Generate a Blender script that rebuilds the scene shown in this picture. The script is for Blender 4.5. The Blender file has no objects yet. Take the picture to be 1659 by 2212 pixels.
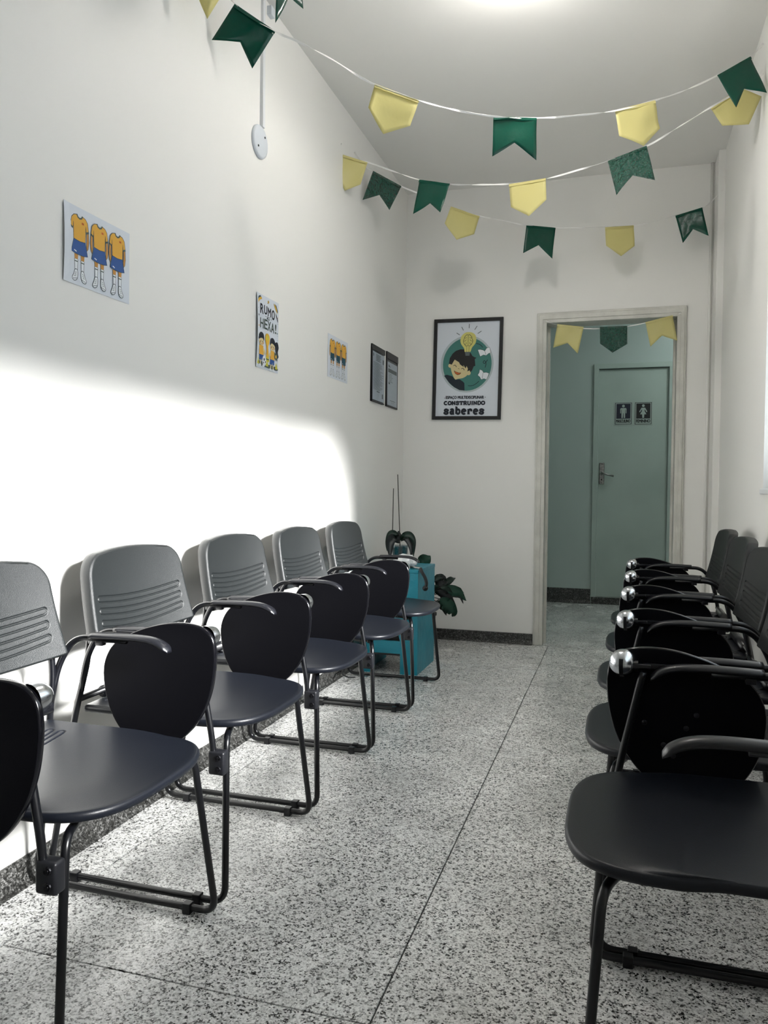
import bpy, bmesh, math, random
from math import pi, sin, cos, radians
from mathutils import Vector, Matrix
random.seed(7)
S = bpy.context.scene
COL = S.collection

# ------------------------------------------------------------------ camera
F_PX, YAW, PITCH, ROLL = 1690.15, 0.295186, -0.0310827, 0.0087211
CAM = Vector((0.0, 0.0, 1.05))
fw = Vector((-sin(YAW)*cos(PITCH), cos(YAW)*cos(PITCH), sin(PITCH)))
rt0 = Vector((cos(YAW), sin(YAW), 0)); up0 = rt0.cross(fw)
rt = rt0*cos(ROLL) + up0*sin(ROLL); up = -rt0*sin(ROLL) + up0*cos(ROLL)
cd = bpy.data.cameras.new('camera'); cam = bpy.data.objects.new('camera', cd); COL.objects.link(cam)
M = Matrix((rt, up, -fw)).transposed().to_4x4(); M.translation = CAM
cam.matrix_world = M
cd.sensor_fit = 'HORIZONTAL'; cd.sensor_width = 36.0; cd.lens = 36.0*F_PX/1659.0
cd.clip_start = 0.02; cd.clip_end = 100
S.camera = cam
# ------------------------------------------------------------------ light + exposure
S.view_settings.view_transform = 'Standard'; S.view_settings.look = 'None'
S.view_settings.gamma = 1.0; S.view_settings.use_curve_mapping = False
S.view_settings.exposure = 0.60
SKY_S, SUN_S, LAMP_W = 1.6, 29.0, 6.5
w = bpy.data.worlds.new('sky'); S.world = w; w.use_nodes = True
w.node_tree.nodes['Background'].inputs[0].default_value = (0.80, 0.90, 1.0, 1)
w.node_tree.nodes['Background'].inputs[1].default_value = SKY_S
def light(name, kind, loc, energy, color=(1, 1, 1), direction=None, **kw):
    l = bpy.data.lights.new(name, kind); l.energy = energy; l.color = color
    for k, v in kw.items(): setattr(l, k, v)
    o = bpy.data.objects.new(name, l); COL.objects.link(o); o.location = loc
    if direction is not None:
        o.rotation_euler = Vector(direction).to_track_quat('-Z', 'Y').to_euler()
    return o
light('sun', 'SUN', (3, 0, 4), SUN_S, (1.0, 0.98, 0.97), (-1, 0.22, -0.43), angle=radians(17))

def at(px, py, ax, val):
    d = rt*((px-829.5)/F_PX) + up*(-(py-1106)/F_PX) + fw
    t = (val-CAM[ax])/d[ax]
    return CAM + d*t

# ------------------------------------------------------------------ materials
def s2l(c):
    return tuple(((x/255)/12.92 if x/255 <= .04045 else ((x/255+.055)/1.055)**2.4) for x in c)
def mat(name, col, rough=.5, metal=0., spec=.5, srgb=True, bump=None, trans=0., alpha=1., sheen=0., coat=0., var=None):
    m = bpy.data.materials.new(name); m.use_nodes = True
    nt = m.node_tree; b = nt.nodes['Principled BSDF']
    c = s2l(col) if srgb else col
    b.inputs['Base Color'].default_value = (*c, 1); b.inputs['Roughness'].default_value = rough
    b.inputs['Metallic'].default_value = metal; b.inputs['Specular IOR Level'].default_value = spec
    b.inputs['Transmission Weight'].default_value = trans; b.inputs['Coat Weight'].default_value = coat
    tc = None
    if bump or var:
        tc = nt.nodes.new('ShaderNodeTexCoord')
    if bump:
        sc, st, dist = bump
        n = nt.nodes.new('ShaderNodeTexNoise'); n.inputs['Scale'].default_value = sc; n.inputs['Detail'].default_value = 4
        nt.links.new(tc.outputs['Object'], n.inputs['Vector'])
        bp = nt.nodes.new('ShaderNodeBump'); bp.inputs['Strength'].default_value = st; bp.inputs['Distance'].default_value = dist
        nt.links.new(n.outputs['Fac'], bp.inputs['Height']); nt.links.new(bp.outputs['Normal'], b.inputs['Normal'])
    if var:
        sc, amt = var
        n = nt.nodes.new('ShaderNodeTexNoise'); n.inputs['Scale'].default_value = sc; n.inputs['Detail'].default_value = 5
        nt.links.new(tc.outputs['Object'], n.inputs['Vector'])
        r = nt.nodes.new('ShaderNodeValToRGB')
        r.color_ramp.elements[0].position = .3; r.color_ramp.elements[1].position = .7
        r.color_ramp.elements[0].color = (*[x*(1-amt) for x in c], 1); r.color_ramp.elements[1].color = (*[min(1, x*(1+amt)) for x in c], 1)
        nt.links.new(n.outputs['Fac'], r.inputs['Fac']); nt.links.new(r.outputs['Color'], b.inputs['Base Color'])
    return m
def terrazzo(name, stops, gloss):
    m = bpy.data.materials.new(name); m.use_nodes = True; nt = m.node_tree; b = nt.nodes['Principled BSDF']
    tc = nt.nodes.new('ShaderNodeTexCoord')
    def vor(scale):
        v = nt.nodes.new('ShaderNodeTexVoronoi'); v.inputs['Scale'].default_value = scale
        nt.links.new(tc.outputs['Object'], v.inputs['Vector'])
        sep = nt.nodes.new('ShaderNodeSeparateColor'); nt.links.new(v.outputs['Color'], sep.inputs[0])
        return sep.outputs[0]
    r = nt.nodes.new('ShaderNodeValToRGB'); r.color_ramp.interpolation = 'LINEAR'
    e = r.color_ramp.elements
    for i, (p, c) in enumerate(stops):
        el = e[i] if i < 2 else e.new(p)
        el.position = p; el.color = (*s2l((c, c, c-2 if c > 2 else c)), 1)
    mx = nt.nodes.new('ShaderNodeMix'); mx.data_type = 'FLOAT'; mx.inputs[0].default_value = .38
    nt.links.new(vor(260), mx.inputs[2]); nt.links.new(vor(120), mx.inputs[3])
    nt.links.new(mx.outputs[0], r.inputs['Fac'])
    n = nt.nodes.new('ShaderNodeTexNoise'); n.inputs['Scale'].default_value = 3.0; n.inputs['Detail'].default_value = 6
    nt.links.new(tc.outputs['Object'], n.inputs['Vector'])
    rr = nt.nodes.new('ShaderNodeMapRange'); rr.inputs['From Min'].default_value = .3; rr.inputs['From Max'].default_value = .7
    rr.inputs['To Min'].default_value = .82; rr.inputs['To Max'].default_value = 1.12
    nt.links.new(n.outputs['Fac'], rr.inputs['Value'])
    mu = nt.nodes.new('ShaderNodeMix'); mu.data_type = 'RGBA'; mu.blend_type = 'MULTIPLY'; mu.inputs[0].default_value = 1
    cmb = nt.nodes.new('ShaderNodeCombineColor')
    for k in range(3): nt.links.new(rr.outputs[0], cmb.inputs[k])
    nt.links.new(r.outputs['Color'], mu.inputs[6]); nt.links.new(cmb.outputs[0], mu.inputs[7])
    nt.links.new(mu.outputs[2], b.inputs['Base Color'])
    b.inputs['Roughness'].default_value = gloss; b.inputs['Specular IOR Level'].default_value = .5
    n2 = nt.nodes.new('ShaderNodeTexNoise'); n2.inputs['Scale'].default_value = 5
    nt.links.new(tc.outputs['Object'], n2.inputs['Vector'])
    r2 = nt.nodes.new('ShaderNodeMapRange'); r2.inputs['To Min'].default_value = gloss-.08; r2.inputs['To Max'].default_value = gloss+.12
    nt.links.new(n2.outputs['Fac'], r2.inputs['Value']); nt.links.new(r2.outputs[0], b.inputs['Roughness'])
    return m
MT = dict(
    wall=mat('wall_paint', (237, 236, 232), .55, bump=(14, .12, .01)),
    ceil=mat('ceiling_paint', (237, 236, 232), .8),
    hallwall=mat('corridor_paint', (178, 192, 188), .5, bump=(10, .1, .01)),
    halldoor=mat('corridor_door_paint', (172, 187, 180), .45, var=(3, .06)),
    trim=mat('old_gloss_paint', (205, 204, 196), .35, bump=(30, .5, .01), var=(9, .10)),
    floor=terrazzo('terrazzo', [(0., 14), (.17, 36), (.27, 138), (.42, 200), (.7, 236), (1., 250)], .24),
    base=terrazzo('terrazzo_dark', [(0., 10), (.3, 26), (.5, 54), (.7, 82), (1., 140)], .4),
    joint=mat('joint_strip', (34, 33, 31), .6),
    plastic=mat('black_plastic', (15, 18, 19), .42, bump=(700, .5, .002), spec=.42),
    seatpl=mat('seat_plastic', (15, 18, 25), .38, bump=(500, .12, .002), spec=.32),
    padpl=mat('pad_plastic', (12, 13, 18), .35),
    tube=mat('black_steel', (9, 10, 14), .30, spec=.5),
    tabl=mat('tablet_face', (3, 3, 7), .6, spec=.10),
    edge=mat('tablet_edge', (6, 6, 9), .16),
    bracket=mat('bracket_plastic', (24, 25, 30), .4),
    chrome=mat('polished_aluminium', (205, 208, 212), .22, metal=1., var=(60, .12)),
    screw=mat('dark_screw', (30, 30, 34), .35, metal=.6),
    green=mat('green_film', (0, 70, 54), .25, spec=.4, bump=(24, .22, .01)),
    greenx=mat('green_film_crinkled', (0, 70, 54), .10, spec=.9, bump=(55, 1., .03)),
    yellow=mat('yellow_film', (230, 222, 156), .4, bump=(20, .2, .01)),
    ribbon=mat('white_ribbon', (232, 231, 228), .5),
    paper=mat('paper_white', (214, 220, 228), .6),
    ink=mat('ink_dark', (24, 30, 42), .7), inkgrey=mat('ink_grey', (96, 104, 106), .7), line=mat('ink_line', (62, 76, 78), .7),
    ltgrey=mat('print_light_grey', (176, 188, 192), .7),
    black=mat('matte_black', (8, 8, 12), .45), white=mat('print_white', (226, 230, 234), .6),
    orange=mat('print_amber', (222, 168, 62), .7), skin=mat('print_brown', (196, 140, 66), .7), skin2=mat('print_peach', (214, 198, 150), .7),
    blue=mat('print_blue', (44, 86, 150), .7), tealp=mat('print_teal', (64, 122, 114), .7), navy=mat('print_navy', (20, 34, 44), .7),
    greyg=mat('print_green_grey', (74, 88, 82), .7), gold=mat('print_gold', (222, 176, 58), .7), bulb=mat('print_bulb_yellow', (212, 206, 120), .7),
    red=mat('print_red', (190, 96, 40), .7), darkteal=mat('print_shorts_teal', (26, 72, 88), .7), lime=mat('print_lime', (204, 196, 66), .7),
    pgrey=mat('switch_plastic', (214, 220, 226), .35),
    teal=mat('teal_paint', (0, 128, 148), .42, bump=(22, .4, .01), var=(6, .12)),
    leaf=mat('leaf_dark', (20, 42, 34), .38), leafb=mat('leaf_blackish', (20, 26, 28), .35), leafm=mat('leaf_mid', (22, 66, 50), .4),
    stem=mat('stem', (30, 32, 26), .6), pot=mat('dark_pot', (18, 18, 20), .5), root=mat('root', (120, 126, 122), .7),
    cable=mat('cable', (14, 14, 16), .45), bark=mat('bark', (36, 30, 26), .8),
    tissue=mat('white_plastic_bag', (226, 228, 230), .4, bump=(25, .8, .02)),
    steel=mat('worn_steel', (150, 150, 148), .3, metal=1., var=(40, .35)),
    signn=mat('sign_navy', (30, 32, 50), .5), signb=mat('sign_black', (32, 31, 32), .5), signp=mat('sign_pale', (170, 182, 176), .5),
    winfr=mat('window_frame_paint', (226, 228, 230), .4),
)
def glass(name, tint, rough=.02, fac=.9):
    m = bpy.data.materials.new(name); m.use_nodes = True; nt = m.node_tree; nt.nodes.clear()
    o = nt.nodes.new('ShaderNodeOutputMaterial'); t = nt.nodes.new('ShaderNodeBsdfTransparent'); g = nt.nodes.new('ShaderNodeBsdfGlossy')
    t.inputs[0].default_value = (*tint, 1); g.inputs['Roughness'].default_value = rough
    mx = nt.nodes.new('ShaderNodeMixShader'); mx.inputs[0].default_value = 1-fac
    nt.links.new(t.outputs[0], mx.inputs[1]); nt.links.new(g.outputs[0], mx.inputs[2]); nt.links.new(mx.outputs[0], o.inputs[0])
    return m
MT['glass'] = glass('window_glass', (.97, .98, .98))
MT['clear'] = glass('clear_plastic', (.72, .76, .78), .15, .8)
MT['film'] = glass('clear_film', (.90, .92, .93), .1, .92)
def translucent(m, col, fac=.35):
    nt = m.node_tree; b = nt.nodes['Principled BSDF']; o = [n for n in nt.nodes if n.type == 'OUTPUT_MATERIAL'][0]
    t = nt.nodes.new('ShaderNodeBsdfTranslucent'); t.inputs[0].default_value = (*s2l(col), 1)
    mx = nt.nodes.new('ShaderNodeMixShader'); mx.inputs[0].default_value = fac
    nt.links.new(b.outputs[0], mx.inputs[1]); nt.links.new(t.outputs[0], mx.inputs[2]); nt.links.new(mx.outputs[0], o.inputs['Surface'])
translucent(MT['yellow'], (234, 226, 164), .38); translucent(MT['green'], (0, 70, 52), .12)
em = bpy.data.materials.new('lamp_glow'); em.use_nodes = True
em.node_tree.nodes['Principled BSDF'].inputs['Emission Color'].default_value = (1, .98, .94, 1)
em.node_tree.nodes['Principled BSDF'].inputs['Emission Strength'].default_value = 14
MT['glow'] = em

# ------------------------------------------------------------------ helpers
def link(name, bm, m, parent=None, smooth=False, recalc=True):
    if recalc: bmesh.ops.recalc_face_normals(bm, faces=bm.faces)
    me = bpy.data.meshes.new(name); bm.to_mesh(me); bm.free()
    ms = m if isinstance(m, (list, tuple)) else [m]
    for x in ms: me.materials.append(MT[x] if isinstance(x, str) else x)
    if smooth:
        for p in me.polygons: p.use_smooth = True
    o = bpy.data.objects.new(name, me); COL.objects.link(o)
    if parent: o.parent = parent
    return o
def thing(name, label, cat, loc=(0, 0, 0), rz=0, group=None):
    o = bpy.data.objects.new(name, None); COL.objects.link(o); o.location = loc; o.rotation_euler = (0, 0, rz)
    o.empty_display_size = .1
    o['label'] = label; o['category'] = cat
    if group: o['group'] = group
    return o
def tag(o, label, cat, group=None):
    o['label'] = label; o['category'] = cat
    if group: o['group'] = group
    return o
def struct(name, bm, m, label, parent=None, smooth=False):
    o = link(name, bm, m, parent, smooth)
    if not parent: o['kind'] = 'structure'; o['label'] = label
    return o
def B(): return bmesh.new()
def box(bm, lo, hi, bev=0., mi=0, seg=2):
    lo, hi = Vector(lo), Vector(hi)
    r = bmesh.ops.create_cube(bm, size=1)
    vs = r['verts']
    for v in vs: v.co = Vector([(lo[i]+hi[i])/2 + v.co[i]*(hi[i]-lo[i]) for i in range(3)])
    fs = list({f for v in vs for f in v.link_faces})
    for f in fs: f.material_index = mi
    if bev > 0:
        es = list({e for v in vs for e in v.link_edges})
        bmesh.ops.bevel(bm, geom=es, offset=bev, segments=seg, affect='EDGES', profile=.5)
    return bm
def catmull(pts, n=8, closed=False):
    pts = [Vector(p) for p in pts]; out = []; N = len(pts)
    rng = range(N) if closed else range(N-1)
    for i in rng:
        if closed: p0, p1, p2, p3 = pts[i-1], pts[i], pts[(i+1) % N], pts[(i+2) % N]
        else: p0, p1, p2, p3 = pts[max(i-1, 0)], pts[i], pts[i+1], pts[min(i+2, N-1)]
        for k in range(n):
            t = k/n
            out.append(.5*((2*p1)+(-p0+p2)*t+(2*p0-5*p1+4*p2-p3)*t*t+(-p0+3*p1-3*p2+p3)*t**3))
    if not closed: out.append(pts[-1])
    return out
def fillet(pts, r, n=6):
    """polyline with rounded corners; r number or list"""
    pts = [Vector(p) for p in pts]; out = [pts[0]]
    for i in range(1, len(pts)-1):
        rr = r[i-1] if isinstance(r, (list, tuple)) else r
        a, b, c = pts[i-1], pts[i], pts[i+1]
        d1 = (a-b).normalized(); d2 = (c-b).normalized()
        L = min(rr, (a-b).length*.49, (c-b).length*.49)
        p, q = b+d1*L, b+d2*L
        for k in range(n+1):
            t = k/n; out.append(p*(1-t)**2 + b*2*t*(1-t) + q*t*t)
    out.append(pts[-1]); return out
def tube(bm, pts, r, seg=10, cap=True, mi=0, sq=(1, 1)):
    pts = [Vector(p) for p in pts]; rings = []
    n = None
    for i, p in enumerate(pts):
        t = (pts[min(i+1, len(pts)-1)] - pts[max(i-1, 0)])
        if t.length < 1e-9: t = Vector((0, 0, 1))
        t.normalize()
        if n is None:
            n = t.orthogonal().normalized() if abs(t.z) > .9 else t.cross(Vector((0, 0, 1))).normalized()
        n = (n - t*n.dot(t)).normalized(); b = t.cross(n)
        rr = r[i] if isinstance(r, (list, tuple)) else r
        rings.append([bm.verts.new(p + n*(rr*sq[0]*cos(2*pi*k/seg)) + b*(rr*sq[1]*sin(2*pi*k/seg))) for k in range(seg)])
    for a, b_ in zip(rings, rings[1:]):
        for k in range(seg):
            f = bm.faces.new((a[k], a[(k+1) % seg], b_[(k+1) % seg], b_[k])); f.material_index = mi
    if cap:
        bm.faces.new(rings[0][::-1]).material_index = mi; bm.faces.new(rings[-1]).material_index = mi
    return bm
def lathe(bm, prof, c, axis=(0, 0, 1), seg=24, mi=0):
    ax = Vector(axis).normalized(); u = ax.orthogonal().normalized(); v = ax.cross(u); c = Vector(c); rings = []
    for r, h in prof:
        if r < 1e-6: rings.append([bm.verts.new(c+ax*h)])
        else: rings.append([bm.verts.new(c+ax*h+u*r*cos(2*pi*k/seg)+v*r*sin(2*pi*k/seg)) for k in range(seg)])
    for a, b in zip(rings, rings[1:]):
        for k in range(seg):
            if len(a) == 1 and len(b) == 1: continue
            if len(a) == 1: f = bm.faces.new((a[0], b[k], b[(k+1) % seg]))
            elif len(b) == 1: f = bm.faces.new((a[k], a[(k+1) % seg], b[0]))
            else: f = bm.faces.new((a[k], a[(k+1) % seg], b[(k+1) % seg], b[k]))
            f.material_index = mi
    return bm
def prism(bm, pts, vec, mi=0, side_mi=None):
    """closed outline pts (3D) extruded by vec"""
    vec = Vector(vec); a = [bm.verts.new(Vector(p)) for p in pts]; b = [bm.verts.new(Vector(p)+vec) for p in pts]
    bm.faces.new(a).material_index = mi; bm.faces.new(b[::-1]).material_index = mi
    for i in range(len(a)):
        j = (i+1) % len(a); f = bm.faces.new((a[i], b[i], b[j], a[j])); f.material_index = mi if side_mi is None else side_mi
    return bm
def shell(bm, Sf, us, vs, nrm, T):
    """curved plate: front grid Sf(u,v), rolled rim, back grid at -nrm*T"""
    nrm = Vector(nrm).normalized(); nu, nv = len(us), len(vs)
    G = [[bm.verts.new(Sf(u, v)) for u in us] for v in vs]
    H = [[bm.verts.new(Vector(Sf(u, v))-nrm*T) for u in us] for v in vs]
    for j in range(nv-1):
        for i in range(nu-1):
            bm.faces.new((G[j][i], G[j][i+1], G[j+1][i+1], G[j+1][i]))
            bm.faces.new((H[j][i], H[j+1][i], H[j+1][i+1], H[j][i+1]))
    idx = [(0, i) for i in range(nu)] + [(j, nu-1) for j in range(1, nv)] + [(nv-1, i) for i in range(nu-2, -1, -1)] + [(j, 0) for j in range(nv-2, 0, -1)]
    g = [G[j][i] for j, i in idx]; h = [H[j][i] for j, i in idx]; n = len(g)
    outs = []
    for k in range(n):
        t = (g[(k+1) % n].co - g[k-1].co); o = t.cross(nrm).normalized(); outs.append(o)
    outs = [(outs[k-1]+outs[k]+outs[(k+1) % n]).normalized() for k in range(n)]
    c = sum((x.co for x in g), Vector())/n
    if sum((g[k].co-c).dot(outs[k]) for k in range(n)) < 0: outs = [-o for o in outs]
    rings = [g]
    for out_, dn in ((.0035, .0015), (.0065, .006), (.0065, T*.6), (.004, T*.92)):
        rings.append([bm.verts.new(g[k].co+outs[k]*out_-nrm*dn) for k in range(n)])
    rings.append(h)
    for a, b in zip(rings, rings[1:]):
        for k in range(n): bm.faces.new((a[k], a[(k+1) % n], b[(k+1) % n], b[k]))
    return bm
def lin(a, b, n): return [a+(b-a)*i/(n-1) for i in range(n)]

# ------------------------------------------------------------------ room
XL0, KL = -1.492, .009                     # left wall leans slightly inwards
def xl(z): return XL0+KL*z
XR, YB, ZC, YF = .558, 5.32, 3.09, -1.6
WY0, WY1, WZ0, WZ1 = .75, 3.56, 1.06, 2.03   # window in the right wall
def wallbox(bm, x0, x1, y0, y1, z0, z1): box(bm, (x0, y0, z0), (x1, y1, z1))
b = B()
vs = [(xl(0)-.15, YF-.15, 0), (xl(0), YF-.15, 0), (xl(0), YB, 0), (xl(0)-.15, YB, 0)]
top = [(xl(ZC)-.15, YF-.15, ZC+.02), (xl(ZC+.02), YF-.15, ZC+.02), (xl(ZC+.02), YB, ZC+.02), (xl(ZC)-.15, YB, ZC+.02)]
va = [b.verts.new(v) for v in vs]; vb = [b.verts.new(v) for v in top]
b.faces.new(va[::-1]); b.faces.new(vb)
for i in range(4): b.faces.new((va[i], va[(i+1) % 4], vb[(i+1) % 4], vb[i]))
struct('wall_left', b, 'wall', 'long off-white painted wall on the left, behind the chairs')
b = B()
wallbox(b, XR, XR+.2, YF-.15, WY0, 0, ZC+.02); wallbox(b, XR, XR+.2, WY1, YB+.0, 0, ZC+.02)
wallbox(b, XR, XR+.2, WY0, WY1, 0, WZ0); wallbox(b, XR, XR+.2, WY0, WY1, WZ1, ZC+.02)
struct('wall_right', b, 'wall', 'off-white painted wall on the right with the window')
# back wall with doorway
DX0, DX1, DZ = -.508, .326, 2.161
b = B()
wallbox(b, -1.70, DX0, YB, YB+.15, 0, ZC+.02); wallbox(b, DX1, 1.42, YB, YB+.15, 0, ZC+.02); wallbox(b, DX0, DX1, YB, YB+.15, DZ, ZC+.02)
struct('wall_back', b, 'wall', 'off-white end wall with the doorway and the framed poster')
b = B(); wallbox(b, -1.70, XR+.2, YF-.15, YF, 0, ZC+.02)
struct('wall_front', b, 'wall', 'off-white wall behind the viewer')
b = B(); wallbox(b, -1.70, XR+.2, YF-.15, YB+.15, ZC, ZC+.15)
struct('ceiling', b, 'ceil', 'flat off-white ceiling')
# doorway lining (painted frame)
b = B()
for (x0, x1, z0, z1) in ((DX0-.052, DX0+.012, 0, DZ+.052), (DX1-.012, DX1+.045, 0, DZ+.052), (DX0-.052, DX1+.045, DZ-.0125, DZ+.055)):
    box(b, (x0, YB-.018-.0007*(z0 > 1), z0), (x1, YB+.02, z1), .004)
for (x0, x1, z0, z1) in ((DX0-.040, DX0-.012, 0, DZ+.04), (DX1+.010, DX1+.034, 0, DZ+.04), (DX0-.04, DX1+.034, DZ+.010, DZ+.042)):
    box(b, (x0, YB-.024-.0007*(z0 > 1), z0), (x1, YB-.01, z1), .003)
box(b, (DX0-.001, YB-.01, 0), (DX0+.012, YB+.15, DZ), .002); box(b, (DX1-.012, YB-.01, 0), (DX1+.001, YB+.15, DZ), .002)
box(b, (DX0, YB-.01, DZ-.012), (DX1, YB+.15, DZ+.001), .002)
box(b, (DX0+.010, YB+.09, 0), (DX0+.026, YB+.12, DZ-.01), .002); box(b, (DX1-.026, YB+.09, 0), (DX1-.010, YB+.12, DZ-.01), .002)
struct('trim_1', b, 'trim', 'thickly repainted white frame around the open doorway')
# pilaster in the right back corner
b = B(); box(b, (.520, 5.12, 0), (XR+.01, YB, ZC+.0), .003)
struct('trim_2', b, 'wall', 'slim white boxed pilaster in the back right corner')
b = B(); tube(b, [(.503, YB-.006, .08), (.503, YB-.006, ZC)], .009, 8)
struct('trim_3', b, 'wall', 'thin painted-over conduit beside the corner pilaster', smooth=True)
# window
b = B()
for (y0, y1, z0, z1) in ((WY0, WY0+.05, WZ0, WZ1), (WY1-.05, WY1, WZ0, WZ1), (WY0, WY1, WZ0, WZ0+.05), (WY0, WY1, WZ1-.05, WZ1)):
    box(b, (XR+.09, y0, z0), (XR+.13, y1, z1), .004)
wf = struct('window_1', b, 'winfr', 'bright white-framed window in the right wall at the frame edge')
g = B(); box(g, (XR+.108, WY0+.04, WZ0+.04), (XR+.112, WY1-.04, WZ1-.04)); link('pane', g, 'glass', wf)
for k in (1, 2, 3):
    y = WY0+(WY1-WY0)*k/4
    g = B(); box(g, (XR+.098, y-.012, WZ0+.04), (XR+.122, y+.012, WZ1-.04), .003); link('mullion', g, 'winfr', wf)
g = B(); box(g, (XR-.012, WY0-.02, WZ0-.025), (XR+.09, WY1+.015, WZ0), .005); link('sill', g, 'winfr', wf)

# floor: dark joint bed + slabs
b = B(); box(b, (-1.70, YF-.15, -.12), (1.4, 7.7, -.004))
fl = struct('floor', b, 'joint', 'polished grey terrazzo floor laid in large panels')
JX = [-1.66, -1.335, -.4555, .424, .70]; JY = [-1.7, -.98, .228, 1.427, 2.624, 3.822, 5.037]
def slab(x0, x1, y0, y1):
    b = B(); h = .0018
    box(b, (x0+h, y0+h, -.03), (x1-h, y1-h, 0), .0008, seg=1); link('floor_panel', b, 'floor', fl)
slab(-1.66, -1.335, -1.7, 5.32)
for i in range(1, 4):
    for j in range(len(JY)-1):
        y1 = JY[j+1]
        if i == 1 and j == len(JY)-2: y1 = 5.32
        slab(JX[i], JX[i+1], JY[j], y1)
slab(-.4555, .70, 5.037, 5.32)
b = B(); box(b, (-1.6, 5.3236, -.03), (1.35, 7.68, 0)); link('floor_panel', b, 'floor', fl)

def cove(name, p0, p1, inward, h, m, label, depth=.012):
    """terrazzo skirting with coved foot from p0 to p1, inward = unit vector into the room"""
    p0, p1, n = Vector(p0), Vector(p1), Vector(inward); b = B()
    prof = [(0, h), (depth*.8, h), (depth, h-.004), (depth+.002, .03), (depth+.008, .012), (depth+.022, .001), (0, 0)]
    A = [b.verts.new(p0+n*d+Vector((0, 0, z))) for d, z in prof]; C_ = [b.verts.new(p1+n*d+Vector((0, 0, z))) for d, z in prof]
    for i in range(len(prof)):
        j = (i+1) % len(prof); b.faces.new((A[i], A[j], C_[j], C_[i]))
    b.faces.new(A); b.faces.new(C_[::-1])
    return struct(name, b, m, label)
cove('baseboard_left', (xl(0), YF, 0), (xl(0), YB, 0), (1, 0, 0), .072, 'base', 'dark terrazzo skirting along the left wall', .006)
cove('baseboard_back', (xl(0), YB, 0), (DX0-.055, YB, 0), (0, -1, 0), .072, 'base', 'dark terrazzo skirting left of the doorway')
cove('baseboard_back', (DX1+.05, YB, 0), (.52, YB, 0), (0, -1, 0), .072, 'base', 'dark terrazzo skirting right of the doorway')
cove('baseboard_right', (XR, YF, 0), (XR, 5.12, 0), (-1, 0, 0), .072, 'base', 'dark terrazzo skirting along the right wall')
b = B()
for k in range(9):       # dribbles of wall paint over the skirting edge
    y = 3.30+.05*k+random.uniform(-.01, .01)
    box(b, (xl(0)+.004, y, .045-random.uniform(0, .03)), (xl(0)+.0085, y+random.uniform(.012, .05), .078))
struct('trim_4', b, 'wall', 'ragged white paint drips over the left skirting')

# corridor beyond the door
YH = 7.42
b = B(); hd = (-.262, .425)
box(b, (-1.6, YH, 0), (hd[0], YH+.12, 2.9)); box(b, (hd[1], YH, 0), (1.3, YH+.12, 2.9)); box(b, (hd[0], YH, 2.145), (hd[1], YH+.12, 2.9))
struct('wall_corridor_back', b, 'hallwall', 'pale green-grey corridor wall beyond the doorway')
b = B(); box(b, (-1.72, YB+.15, 0), (-1.6, YH+.12, 2.9)); struct('wall_corridor_left', b, 'hallwall', 'left wall of the corridor')
b = B(); box(b, (1.3, YB+.15, 0), (1.42, YH+.12, 2.9)); struct('wall_corridor_right', b, 'hallwall', 'right wall of the corridor')
b = B(); box(b, (-1.72, YB+.15, 2.9), (1.42, YH+.12, 3.0)); struct('ceiling_corridor', b, 'ceil', 'corridor ceiling')
cove('baseboard_corridor', (-1.6, YH, 0), (hd[0], YH, 0), (0, -1, 0), .135, 'base', 'dark terrazzo skirting in the corridor')
b = B(); zt = 2.145
box(b, (hd[0]-.002, YH-.02, 0), (hd[0]+.042, YH+.10, zt+.045), .004); box(b, (hd[1]-.042, YH-.02, 0), (hd[1]+.002, YH+.10, zt+.045), .004)
box(b, (hd[0]-.003, YH-.0207, zt), (hd[1]+.003, YH+.10, zt+.046), .004)
box(b, (hd[0]-.0, YH-.03, 0), (hd[1], YH+.05, .07), .003, mi=1)
dr = struct('door_1', b, ['halldoor', 'base'], 'closed grey-green restroom door at the end of the corridor')
b = B(); box(b, (hd[0]+.043, YH+.012, .066), (hd[1]-.043, YH+.045, zt-.003), .002); lf = link('door_leaf', b, 'halldoor', dr)
b = B(); hx = at(1300, 1022, 1, YH).x; hz = at(1300, 1022, 1, YH).z
box(b, (hx-.024, YH+.004, hz-.10), (hx+.022, YH+.012, hz+.095), .006); link('handle_plate', b, 'steel', lf)
b = B(); tube(b, fillet([(hx, YH+.006, hz), (hx, YH-.045, hz), (hx+.105, YH-.05, hz-.028)], .015), .009, 10)
lathe(b, [(0, 0), (.016, 0), (.016, .012), (0, .012)], (hx, YH+.004, hz), (0, -1, 0)); link('door_handle', b, 'steel', lf, True)
b = B(); lathe(b, [(0, 0), (.007, 0), (.007, .004), (0, .004)], (hx-.002, YH+.004, hz-.06), (0, -1, 0)); lathe(b, [(0, 0), (.004, 0), (.004, .003), (0, .003)], (hx, YH+.004, hz+.083), (0, -1, 0)); lathe(b, [(0, 0), (.004, 0), (.004, .003), (0, .003)], (hx, YH+.004, hz-.088), (0, -1, 0))
link('keyhole', b, 'black', lf)

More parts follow.
